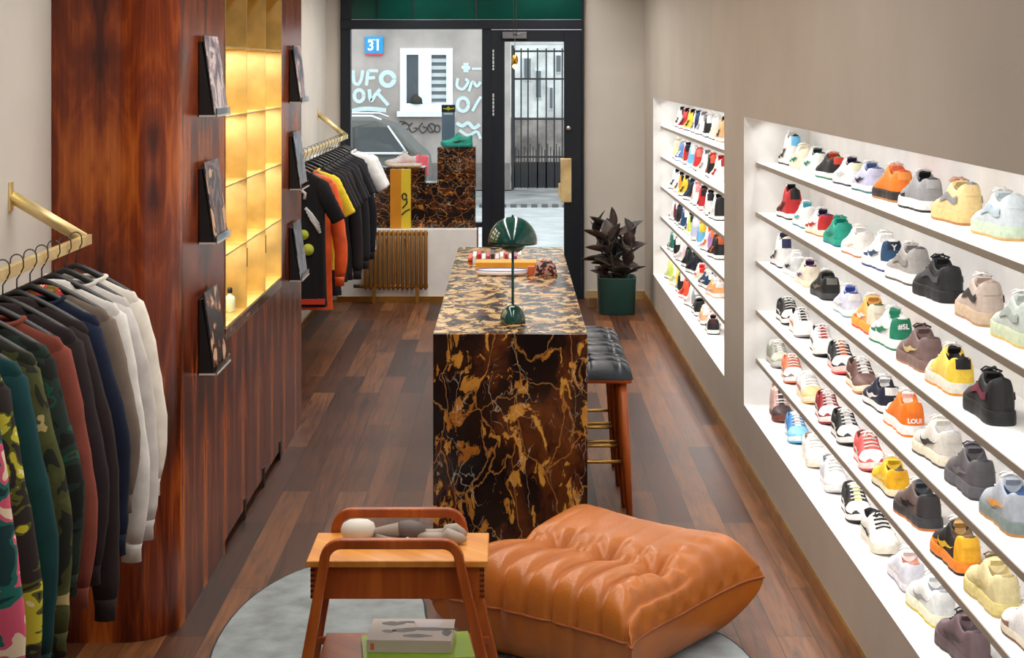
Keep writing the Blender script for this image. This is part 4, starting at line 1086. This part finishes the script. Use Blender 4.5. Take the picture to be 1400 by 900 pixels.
def up_pt(st, t, a):
    """a in -1..1 across the shoe, 0 = top"""
    S = STYLES[st]; w = sl(HW, t)*1.03; h = sl(S['top'], t); ag = abs(a)
    k = (1-ag)*6.999; i = int(k); fr = k-i
    op = 1 if .05 < t < .37 else 0
    cl = list(SEC)+[(.30, 1.05 if not op else .90), (0, 1.08 if not op else .52)]
    if t > .45: cl[3] = (.92-.04*min(1, (t-.45)*3), .70); cl[4] = (.76, .90); cl[5] = (.56, 1.0)
    if op: cl[5] = (.72, 1.0); cl[6] = (.56, .78)
    p = cl[i]; q = cl[min(i+1, 7)]
    y = (p[0]+(q[0]-p[0])*fr)*w; z = (p[1]+(q[1]-p[1])*fr)*h
    # taper ankle for high tops
    if z > .06 and t < .45: y *= 1-(z-.06)*1.2
    x = t*S['L']
    if t < .2: x += max(0, .012-.06*t)*(z/.1)*.6       # heel leans in
    zs = S['th']-.010+toe_lift(st, t)
    return Vector((x, (1 if a > 0 else -1)*y if a else 0, zs+z))
def toe_lift(st, t): return .014*max(0, (t-.72)/.28)**2
AS = [-1+2*i/14 for i in range(15)]
AS[7] = 0
CACHE = {}
def sneaker_meshes(st):
    if st in CACHE: return CACHE[st]
    S = STYLES[st]; L = S['L']; out = {}
    m = MB(); vs = []
    for t in ST:
        for a in AS: vs.append(up_pt(st, t, a))
    n = len(AS); fs = []; mi = []
    for i in range(len(ST)-1):
        tm = (ST[i]+ST[i+1])/2
        for j in range(n-1):
            am = abs((AS[j]+AS[j+1])/2); fs = (i*n+j, i*n+j+1, (i+1)*n+j+1, (i+1)*n+j)
            if .05 < tm < .37 and am < .22: k = 4
            elif tm < .15: k = 3 if am > .30 else 4
            elif .37 <= tm < .66 and am < .2: k = 5
            elif tm > .60 and am > .68: k = 2
            elif tm > .92 and am > .3: k = 2
            elif tm > .66: k = 1
            else: k = 0
            m.f.append(list(fs)); m.m.append(k); m.sm.append(True)
    m.v = vs; out['upper'] = m
    # midsole
    def solering(z, f, kk=0):
        r = []
        for t in ST[1:-1]: r.append((t, 1))
        pts = []
        def P(t, sd):
            w = sl(HW, t)*f
            if st == 'chunky': w *= 1+.035*math.sin(t*34)
            if st == 'knit': w *= 1+.012*math.sin(t*80)
            x = t*L; ex = (f-1)*.09
            x = -ex*L*.5+t*(L+ex*L)
            return Vector((x, sd*w, z+toe_lift(st, t)))
        pts.append(P(0, 1))
        for t in ST[1:-1]: pts.append(P(t, 1))
        pts.append(P(1, 1))
        for t in reversed(ST[1:-1]): pts.append(P(t, -1))
        return pts
    th, fl = S['th'], S['fl']
    def loft(rings):
        mm = MB(); n_ = len(rings[0]); vs_ = [p for r in rings for p in r]
        mm.add(vs_, [(i*n_+k, i*n_+(k+1) % n_, (i+1)*n_+(k+1) % n_, (i+1)*n_+k) for i in range(len(rings)-1) for k in range(n_)], 0, True)
        mm.add(rings[0], [tuple(range(n_-1, -1, -1))]); mm.add(rings[-1], [tuple(range(n_))]); return mm
    out['sole'] = loft([solering(.006, fl*1.0), solering(.012, fl*1.03), solering(th*.6, fl*1.03), solering(th*.92, fl*1.0), solering(th, fl*.95)])
    out['outsole'] = loft([solering(0, fl*.97), solering(.002, fl*1.02), solering(.008, fl*1.03)])
    # laces
    lm = MB()
    for k in range(5):
        t = .42+.055*k
        P = [up_pt(st, t, a)+Vector((.004*math.sin(a*9+k), 0, .0035)) for a in (-.3, -.18, -.08, 0.0001, .08, .18, .3)]
        lm.tube(P, .0032, 6)
    top = up_pt(st, .41, 0)
    for sd in (-1, 1):
        lm.tube([top+Vector((.012, 0, .0)), top+Vector((.022, sd*.014, .002)), top+Vector((.036, sd*.024, -.010)), top+Vector((.030, sd*.014, -.014)), top+Vector((.018, 0, -.005))], .0028, 5)
    out['laces'] = lm
    # tongue tab
    tg = MB(); c = up_pt(st, .385, 0.0001); c.z = sl(S['top'], .4)*1.0+STYLES[st]['th']-.024
    tg.obox(c+Vector((-.004, 0, .006)), .007, .040, .024, Matrix.Rotation(-.6, 3, 'Y')); out['tongue'] = tg
    # stripe: curved tick patch on both sides
    def tick(sd):
        q = MB()
        def f(u, v):
            t = .12+.50*u
            mid = sl([(0, .64), (.25, .68), (.5, .75), (.7, .82), (.82, .82), (.92, .74), (1, .60)], u)
            w = sl([(0, .004), (.3, .026), (.6, .055), (.78, .07), (.9, .04), (1, .006)], u)
            a = mid+w*(v-.5)*2
            p = up_pt(st, t, sd*min(.97, a))
            return p+Vector((0, sd*.0038, .001))
        q.grid(f, 20, 3); return q
    out['side_mark'] = tick(1); out['side_mark_b'] = tick(-1)
    # band (knit stripe)
    for sd in (-1, 1):
        bb = MB().grid(lambda u, v: up_pt(st, .10+.5*u, sd*(.60+.14*v-.05*u))+Vector((0, sd*.0034, .0008)), 12, 3); out['band' if sd > 0 else 'band_b'] = bb
    # heel tab
    ht = MB()
    ht.grid(lambda u, v: (lambda a, zf: heel_pt(st, a*.024, zf))((2*u-1), .62+.36*v), 8, 5)
    out['heel_tab'] = ht
    CACHE[st] = out; return out
def heel_pt(st, y, zf, off=.0022):
    """point on the back of the heel at lateral offset y and height fraction zf"""
    best = None
    S = STYLES[st]
    # section width factor at zf
    h = sl(S['top'], .02)
    for i in range(len(SEC)-1):
        if SEC[i+1][1] >= zf or i == len(SEC)-2:
            k = (zf-SEC[i][1])/(SEC[i+1][1]-SEC[i][1]); wf = SEC[i][0]+(SEC[i+1][0]-SEC[i][0])*min(1, k); break
    z = zf*h
    if z > .06: wf *= 1-(z-.06)*1.2
    t = 0; y_ = abs(y)
    while t < .3 and sl(HW, t)*1.03*wf < y_: t += .002
    x = t*S['L']
    x += max(0, .012-.06*t)*(z/.1)*.6
    return Vector((x-off, y, S['th']-.01+z))
MMC = {}
def shoe_mats(c): return mat(c, .62, var=.05, vscale=60, bump=.12, bscale=300)
def sneaker(X, Dn, z, st, spec, label, grp, toe_front=False, rot=0, marks='tick', text=None, detail=True, cat='sneaker'):
    """Dn = depth of the end nearest the camera"""
    g = sneaker_meshes(st); L = STYLES[st]['L']
    main, toe, guard, heel, lin_, tong, sole, outs, mark, lace = [spec.get(k, d) for k, d in zip('mtghlusokc', [None]*10)]
    main = spec['m']; toe = spec.get('t', main); guard = spec.get('g', main); heel = spec.get('h', main); lin_ = spec.get('l', (60, 58, 60)); tong = spec.get('u', main)
    sole = spec.get('s', (232, 230, 226)); outs = spec.get('o', sole); mark = spec.get('k', None); lace = spec.get('c', (230, 228, 224))
    rz = (PI/2 if not toe_front else -PI/2)+rot
    c = Vector((X, Dn+L/2+.004, z))
    t = thing('sneaker', label, cat, c, rz, grp)
    T = Matrix.Translation((-L/2, 0, 0))
    def P(nm, mats, **kw):
        key = (st, nm, tuple(mats))
        if key not in MMC:
            me = g[nm].mesh(nm, [shoe_mats(q) for q in mats]); me.transform(T); MMC[key] = me
            bm = bmesh.new(); bm.from_mesh(me)
            if nm in ('upper',):
                bmesh.ops.remove_doubles(bm, verts=bm.verts, dist=.0004)
            if nm in ('upper', 'sole', 'outsole'): bmesh.ops.recalc_face_normals(bm, faces=bm.faces)
            bm.to_mesh(me); bm.free()
        return link(nm.replace('_b', '') if nm.endswith('_b') else nm, MMC[key], t, **kw)
    up = P('upper', [main, toe, guard, heel, lin_, tong], sub=1)
    P('sole', [sole]); P('outsole', [outs])
    if detail:
        P('laces', [lace]); P('tongue', [tong])
        if heel != main or 'h' in spec or not toe_front: P('heel_tab', [spec.get('y', heel)])
    if mark and marks == 'tick': P('side_mark', [mark]); P('side_mark_b', [mark])
    if mark and marks == 'band': P('band', [mark]); P('band_b', [mark])
    if text:
        body, size, zf, col = text
        me = text_mesh(body, size, .0006, .0009)
        for v in me.vertices:
            p_ = heel_pt(st, -v.co.x, zf+v.co.y/sl(STYLES[st]['top'], .02), .0035+ (v.co.z if v.co.z > 0 else 0)); v.co = p_
        me.transform(T); me.materials.clear(); me.materials.append(mat(col, .5))
        link('heel_lettering', me, t)
    return t

W=(236,234,232); K=(15,15,18); G=(150,150,154); LG=(204,206,210); NV=(28,36,72); CR=(232,222,200); RD=(184,34,38); OR=(240,124,30); YE=(244,196,50); GR=(24,128,96); TL=(22,150,130); BR=(92,64,58); LV=(196,198,224); PK=(226,100,104); DG=(84,84,92); GUM=(196,138,78); TN=(190,168,150); BL=(38,74,120); SK=(110,186,232); MR=(110,30,52); LM=(206,222,90); PU=(90,60,140)
ZR = SZ+[Z0]
XR = [1.46, 1.43, 1.415, 1.41, 1.395, 1.38]
# (px of the near end, style, spec, words, options)
BIG = [
 [(1080,'high',dict(m=W,t=W,g=K,h=W,l=K,s=W,o=K,k=K,y=SK),'white and black high-top with a blue heel',{}),
  (1104,'low',dict(m=CR,g=(60,150,120),l=CR,s=CR,k=(40,110,90)),'cream and green low sneaker',{}),
  (1123,'low',dict(m=W,h=W,l=(30,60,50),u=(30,60,50),s=W,k=GR,y=W),'white sneaker with a dark green collar',{}),
  (1146,'low',dict(m=K,h=K,l=(120,130,80),u=(214,70,50),s=W,o=GR,y=(206,60,44)),'black sneaker with a red collar and green outsole',{}),
  (1172,'low',dict(m=W,h=W,l=(40,34,66),u=(40,34,66),s=W,o=NV,k=LG,y=(235,232,190)),'white sneaker with a navy collar',{}),
  (1200,'low',dict(m=LV,h=LV,l=(90,110,150),u=(90,110,150),s=W,o=(60,120,130),k=K),'lavender sneaker with a blue-grey collar',{}),
  (1236,'chunky',dict(m=OR,h=OR,l=(220,84,50),u=(236,150,110),s=(40,32,30),o=GUM,y=(244,150,70)),'bright orange chunky sneaker with a black midsole',{}),
  (1276,'chunky',dict(m=G,h=G,g=K,l=DG,u=K,s=W,o=K,y=(170,170,172)),'grey mesh runner with black outsole',{}),
  (1328,'knit',dict(m=(240,210,150),l=G,s=(238,204,140),o=GUM,k=(140,140,146),c=(200,150,130)),'pale yellow knit sneaker with a grey side stripe',dict(marks='band')),
  (1390,'knit',dict(m=(206,216,220),l=LG,s=(204,220,196),o=(226,180,110),k=(180,196,206)),'pale grey-mint knit sneaker',dict(marks='band'))],
 [(1087,'high',dict(m=RD,t=K,g=K,h=RD,l=K,u=K,s=W,o=K,k=K,y=K),'black and red high-top',{}),
  (1110,'low',dict(m=W,g=LG,h=W,l=W,u=(60,150,170),s=W,o=(40,130,150),k=(70,170,180)),'white sneaker with teal trim',{}),
  (1131,'low',dict(m=W,g=RD,h=RD,l=(36,34,70),u=(40,34,66),s=CR,o=GUM,k=RD),'dark red and white sneaker with gum outsole',{}),
  (1157,'low',dict(m=TL,l=(16,120,100),s=TL,o=(20,100,130),k=(18,130,110),c=TL),'solid teal green sneaker',{}),
  (1185,'low',dict(m=(234,228,222),l=LG,s=W,o=(196,120,70),k=W),'off-white sneaker with a rust outsole',{}),
  (1221,'chunky',dict(m=W,h=(34,74,110),g=(34,74,110),l=W,s=W,o=(24,60,120),y=(20,34,60),k=(34,74,110)),'navy and white trainer with heel monogram',dict(text=('Y',.030,.72,(230,234,236)))),
  (1257,'knit',dict(m=(170,166,162),l=(90,88,90),s=W,o=(90,84,80),k=(140,136,134)),'grey knit runner with a white sole',dict(marks='band')),
  (1301,'chunky',dict(m=(30,30,34),l=K,s=(24,24,28),o=K,k=(70,70,76),c=K),'all black bulky sneaker',dict(marks='band')),
  (1362,'knit',dict(m=(196,178,166),l=(170,150,140),s=(200,176,150),o=(180,140,104),k=(40,36,36)),'taupe knit sneaker with a black side stripe',dict(marks='band')),
  (1420,'knit',dict(m=(190,198,190),l=LG,s=(196,206,176),o=(220,190,110),k=(160,170,166)),'sage grey knit sneaker at the picture edge',dict(marks='band'))],
 [(1077,'high',dict(m=W,t=W,g=NV,h=W,l=CR,u=NV,s=W,o=NV,k=NV,y=NV),'navy and white high-top',{}),
  (1096,'low',dict(m=LG,l=W,u=W,s=W,o=LG,k=K),'pale grey sneaker with a black mark',{}),
  (1113,'low',dict(m=CR,g=CR,l=(90,50,90),u=(70,40,80),s=CR,o=(226,206,160),k=PU),'cream sneaker with a purple collar and tag',{}),
  (1138,'low',dict(m=K,l=K,u=(60,56,50),s=(60,60,64),o=K,k=(120,110,96),y=(110,108,100)),'black sneaker with a grey heel tab',{}),
  (1171,'low',dict(m=(206,212,232),h=(214,218,234),l=(70,90,150),u=(70,90,160),s=W,o=(140,170,190),k=W,y=W),'pale lavender sneaker with a blue collar',{}),
  (1204,'chunky',dict(m=(246,176,96),t=CR,g=OR,h=CR,l=(80,90,50),s=(246,160,60),o=(214,60,36),k=W),'peach and orange sneaker with red outsole',{}),
  (1233,'chunky',dict(m=W,h=GR,g=GR,l=W,u=GR,s=W,o=GR,y=(20,120,86),k=GR),'green and white trainer with white heel characters',dict(text=('#5L',.026,.66,(240,244,240)))),
  (1275,'chunky',dict(m=(124,100,98),l=(84,66,64),s=(126,100,96),o=(176,124,90),k=(214,190,130),c=(60,50,50)),'mauve brown suede runner with gum outsole',{}),
  (1319,'chunky',dict(m=(242,206,96),t=CR,g=CR,h=(246,206,70),l=K,u=K,s=(224,218,204),o=(222,150,50),y=K),'yellow and cream runner with a black collar',{}),
  (1376,'knit',dict(m=(22,20,22),l=K,s=(20,20,22),o=(34,34,36),k=(110,30,56),c=K),'black knit sneaker with a thin red side line',dict(marks='band'))],
 [(1086,'low',dict(m=K,t=W,g=(66,58,52),l=K,s=W,o=K,k=W),'brown-black sneaker with white toe box',dict(tf=1)),
  (1105,'low',dict(m=W,t=W,g=W,l=K,u=K,s=W,o=G,k=(200,120,60)),'white sneaker with a black collar',dict(tf=1)),
  (1134,'low',dict(m=W,t=W,g=W,l=NV,u=(190,40,50),s=W,o=K,k=NV),'white sneaker with navy collar and red tongue tag',dict(tf=1)),
  (1161,'low',dict(m=K,t=W,g=K,l=K,u=(220,110,50),s=(240,200,196),o=(226,80,76),k=W),'black sneaker with white toe and coral outsole',dict(tf=1)),
  (1191,'low',dict(m=(96,62,56),t=(112,80,76),g=(120,84,74),l=(70,44,40),u=W,s=CR,o=GUM,k=CR),'brown sneaker with cream midsole',dict(tf=1)),
  (1217,'low',dict(m=(20,28,52),h=(20,28,50),l=K,u=W,s=W,o=K,k=W,y=W),'navy and white sneaker with a white heel tab',{}),
  (1253,'chunky',dict(m=OR,h=(248,120,20),g=OR,t=W,l=OR,u=W,s=W,o=OR,y=(250,130,30)),'orange trainer with white letters on the heel',dict(text=('LOUI',.022,.30,(244,240,232)))),
  (1301,'chunky',dict(m=(224,218,208),l=LG,s=(232,222,200),o=(70,66,62),k=(60,60,62)),'cream grey runner with a dark outsole',{}),
  (1349,'chunky',dict(m=(92,88,92),l=(60,58,62),s=(94,92,98),o=(66,64,68),k=(116,112,118),c=DG),'dark grey bulky sneaker with sculpted sole',{}),
  (1404,'chunky',dict(m=(170,176,186),l=BL,s=(120,134,132),o=GUM,k=(232,160,70)),'grey runner with an orange patch',{})],
 [(1071,'low',dict(m=(150,152,140),t=(206,200,180),g=(160,162,150),l=W,u=W,s=(206,208,196),o=G),'sage grey sneaker with a pale toe',dict(tf=1)),
  (1091,'low',dict(m=(222,120,84),t=W,g=(120,98,90),l=(200,90,60),u=(222,110,76),s=W,o=(196,96,70),k=W),'orange and brown sneaker with white sole',dict(tf=1)),
  (1116,'low',dict(m=W,t=(242,196,140),g=(244,200,146),l=W,u=W,s=(244,228,200),o=(236,190,130),k=(200,70,50)),'peach sneaker with a white tongue',dict(tf=1)),
  (1142,'low',dict(m=(140,26,36),t=W,g=(140,24,34),l=(110,20,30),u=(230,200,200),s=W,o=(150,30,40),k=W),'dark red sneaker with white toe box',dict(tf=1)),
  (1168,'low',dict(m=K,t=W,g=K,l=K,u=LG,s=W,o=K,k=W),'black sneaker with white toe box and midsole',dict(tf=1)),
  (1201,'low',dict(m=(224,92,90),t=W,g=(222,88,88),l=(120,60,60),u=(230,110,106),s=(246,226,222),o=(208,74,78),k=W),'coral pink sneaker with white toe box',dict(tf=1)),
  (1232,'low',dict(m=YE,h=(244,184,30),l=(90,80,60),u=YE,s=(238,226,190),o=K,k=(246,220,120),y=(240,176,30)),'yellow sneaker with cream midsole and black outsole',{}),
  (1272,'chunky',dict(m=(104,88,84),h=(54,52,56),l=K,u=(60,70,76),s=(58,58,62),o=(206,120,60),k=K),'brown and black runner with an orange outsole',{}),
  (1328,'chunky',dict(m=K,t=K,g=(244,140,40),h=(248,180,40),l=(120,90,60),u=(190,150,90),s=(244,138,44),o=K,k=YE,y=(252,190,50)),'orange and yellow runner with black panels',{}),
  (1381,'chunky',dict(m=(226,212,160),l=(180,160,110),s=(226,210,140),o=(196,176,110),k=(206,188,130),c=(120,104,70)),'cream yellow bulky sneaker with ribbed sole',{}),
  (1434,'low',dict(m=W,g=(150,110,90),l=G,s=CR,o=(120,80,60)),'white and brown sneaker at the picture edge',{})],
 [(1074,'high',dict(m=(186,150,140),t=(60,40,40),g=(70,44,42),h=(70,46,44),l=(160,120,116),u=(60,40,40),s=(110,60,48),o=(130,70,54)),'mauve and dark brown high sneaker',dict(tf=1)),
  (1097,'low',dict(m=(60,130,190),t=(130,196,236),g=(120,190,232),l=(50,90,140),u=W,s=(220,236,244),o=(96,170,216),k=W),'light blue sneaker',dict(tf=1)),
  (1123,'low',dict(m=(238,234,226),t=(240,236,226),g=(236,232,222),l=(150,120,100),u=W,s=(232,228,216),o=CR),'plain cream white sneaker',dict(tf=1)),
  (1150,'low',dict(m=(216,216,222),t=(220,220,226),g=(210,210,218),l=(130,130,140),u=W,s=W,o=(200,200,208),k=LG),'pale silver-grey sneaker',dict(tf=1)),
  (1182,'low',dict(m=K,t=W,g=K,l=(60,50,46),u=(220,224,150),s=W,o=K,k=W,c=W),'black and white sneaker with a pale yellow tongue tag',dict(tf=1)),
  (1216,'low',dict(m=(232,228,220),t=(236,232,224),g=(232,226,212),l=K,u=W,s=(228,222,208),o=CR,k=K,c=K),'white sneaker with black laces and cream sole',dict(tf=1)),
  (1255,'low',dict(m=(216,216,228),h=(218,218,230),l=(190,130,110),u=W,s=(224,222,230),o=(150,150,170),k=W),'lavender white sneaker with a brown lining',{}),
  (1291,'chunky',dict(m=(230,232,230),l=G,s=(240,236,210),o=(216,200,60),k=(160,158,160)),'white runner with a pale yellow outsole',{}),
  (1338,'chunky',dict(m=(96,76,80),l=(60,46,50),s=(92,74,78),o=(60,50,52),k=(60,44,50),c=K),'purple-brown bulky sneaker in the bottom corner',{})],
]
places = ['first from pillar', 'second from pillar', 'third from pillar', 'fourth from pillar', 'fifth from pillar', 'sixth from pillar', 'seventh from pillar', 'eighth from pillar', 'ninth from pillar', 'tenth from pillar', 'eleventh from pillar']
for r, row in enumerate(BIG):
    last = 99
    for i, (px, st, spec, words, op) in enumerate(row):
        X = XR[r]; s = (px-VX)/X; Dn = F/s
        Dn = min(Dn, 8.505-STYLES[st]['L']-.01)
        if last-Dn < .335: Dn = last-.335
        last = Dn
        sneaker(X, Dn, ZR[r], st, spec, '%s, near niche %s, %s' % (words, ORD[r]+' shelf' if r < 5 else 'floor', places[i]), 'sneakers in the near niche',
                toe_front=bool(op.get('tf')), rot=random.uniform(-.06, .06), marks=op.get('marks', 'tick'), text=op.get('text'))
FAR = [
 [(W,K,'white and black'),(RD,K,'red and black'),(YE,K,'yellow and black'),(NV,BL,'navy blue'),(W,G,'white and grey'),(K,W,'black and white'),(CR,W,'cream'),((214,160,110),K,'tan and black')],
 [((238,228,180),CR,'pale yellow'),((90,130,190),W,'light blue and white'),(RD,K,'red and black'),(SK,W,'sky blue'),((210,40,40),(220,120,110),'bright red'),(W,G,'white and grey'),(K,(222,90,60),'black with coral sole'),(W,RD,'white and red')],
 [(W,NV,'white and navy'),((240,160,30),K,'orange'),(YE,K,'yellow and brown'),(K,BL,'black and blue'),(W,(230,160,160),'white and pink'),((190,30,36),K,'red with black collar'),(W,K,'white with black collar'),(K,K,'solid black')],
 [(MR,W,'maroon and white'),(K,NV,'black and navy'),((26,66,110),W,'deep blue'),(LM,K,'lime'),(LV,W,'lavender'),(SK,YE,'sky blue and yellow'),((180,130,190),OR,'lilac and orange'),(K,(190,90,40),'black with orange collar')],
 [((26,110,96),W,'green and white'),(K,W,'black and white'),((232,196,204),W,'pale pink'),((20,34,34),K,'dark green'),((16,20,36),K,'blue-black'),(CR,(220,40,36),'cream with red collar'),((20,60,90),W,'petrol blue'),((244,170,110),W,'apricot')],
 [(LM,W,'lime and grey'),((240,214,70),LM,'yellow'),(K,W,'black'),((232,84,44),RD,'vermilion'),(G,W,'grey and white'),(K,K,'solid black'),((244,180,140),W,'peach'),(K,(60,20,20),'black and maroon')]]
pl2 = ['nearest the window', 'second from the window', 'third from the window', 'fourth from the window', 'fifth from the window', 'sixth from the window', 'seventh from the window', 'last before the pillar']
rnd = random.Random(5)
for r, row in enumerate(FAR):
    for i, (c1, c2, w_) in enumerate(row):
        Dn = 13.45-.385*i+rnd.uniform(-.02, .02)
        st = 'high' if not (r >= 4 and i >= 5) else 'low'
        sp = dict(m=W if (i+r) % 3 == 0 and c1 != W else c1, h=c1, g=c1, t=W if (i+r) % 2 else c1, l=c2, u=c2, s=W, o=c1 if i % 2 else K, k=c2 if c2 != c1 else W, y=c2)
        sneaker(XR[r]-.005, Dn, ZR[r], st, sp, '%s %s, far niche %s, %s' % (w_, 'high-top sneaker' if st == 'high' else 'low sneaker', ORD[r]+' shelf' if r < 5 else 'floor', pl2[i]), 'sneakers in the far niche', rot=rnd.uniform(-.15, .15), detail=True)

# display sneakers in the shop window (side-on, toe to the left)
def side_sneaker(x, y, z, st, spec, label, rz=PI, sc=1):
    t = sneaker(x, y-STYLES[st]['L']/2, z, st, spec, label, 'display sneakers in the window'); t.rotation_euler.z = rz; t.location = (x, y, z); t.scale = (sc, sc, sc); return t
side_sneaker(dx(624), DD+.08, dz(201), 'low', dict(m=TL, h=TL, l=(16,110,100), s=(22,140,130), o=TL, k=(20,50,60), c=TL), 'teal sneaker with a dark side mark on the tall marble plinth')
side_sneaker(dx(550), DD+.1, dz(229), 'low', dict(m=(206,196,196), t=(200,192,190), h=(226,110,130), g=(206,200,196), l=K, u=K, s=(224,216,206), o=(200,170,120), k=(232,180,186), y=(226,110,130)), 'grey sneaker with a pink heel on the low marble plinth', PI, 1.15)
# small things in the brass shelves
side_sneaker(CX-.13, 8.5, .984, 'low', dict(m=W, g=NV, l=NV, s=W, o=K, k=RD), 'small white and navy sneaker on the brass shelf floor', -PI/2, .9)['group'] = 'small goods in the brass shelves'
bo = thing('perfume_bottle', 'small pale bottle on the brass shelf floor near the aisle', 'bottle', (CX-.06, 7.5, .984))
part('glass_body', MB().lathe([(.022, 0), (.026, .004), (.026, .06), (.02, .072), (.009, .078), (.009, .09)], bo.location, 20), mat((220, 222, 190), .15), bo)
part('cap', MB().lathe([(.012, .088), (.012, .11), (.006, .113)], bo.location, 16), M_BLACK, bo)
for (y, z, l_) in ((7.56, 1.02, 'nearest'), (8.14, 1.02, 'middle')):
    kh = thing('hanging_tag', 'small black lock tag fixed on the %s brass divider' % l_, 'tag', (CX+.004, y+.03, z+.2))
    part('plate', MB().box(CX+.003, CX+.006, y+.036, y+.046, z+.16, z+.25), M_BLACK, kh, bevel=.001)

# ------------------------------------------------------------------ lights
def area(name, loc, sx, sy, power, col=(1, .95, .88), rot=(0, 0, 0), spread=None):
    l = bpy.data.lights.new(name, 'AREA'); l.shape = 'RECTANGLE'; l.size = sx; l.size_y = sy; l.energy = power; l.color = col
    if spread: l.spread = spread
    o = bpy.data.objects.new(name, l); COL.objects.link(o); o.location = loc; o.rotation_euler = rot; return o
for y, p in ((1.2, 7), (3.4, 11), (5.6, 20), (7.8, 15), (10.0, 17), (12.2, 22), (14.0, 22)):
    for x in (-.8, .35): area('ceiling_light', (x, y, HC-.03), .16, 2.1, p, spread=2.7)
for a, b in NICHES:
    for z in SZ+[ZT]:
        area('niche_light', (1.326, (a+b)/2, z-.030), .012, b-a-.12, 1.3*(b-a), (1, .985, .965), (0, -.45, 0))
for y in ((nd0+7.6)/2, (7.6+8.18)/2, (8.18+nd1)/2):
    for z in (1.302, 1.602, 1.909, 2.216): area('brass_niche_light', (-1.38, y, z-.012), .2, .3, 1.8, (1, .95, .85))

w = bpy.data.worlds.new('overcast'); SC.world = w; w.use_nodes = True
bg = w.node_tree.nodes['Background']; bg.inputs['Color'].default_value = (.86, .92, 1.0, 1); bg.inputs['Strength'].default_value = 2.6
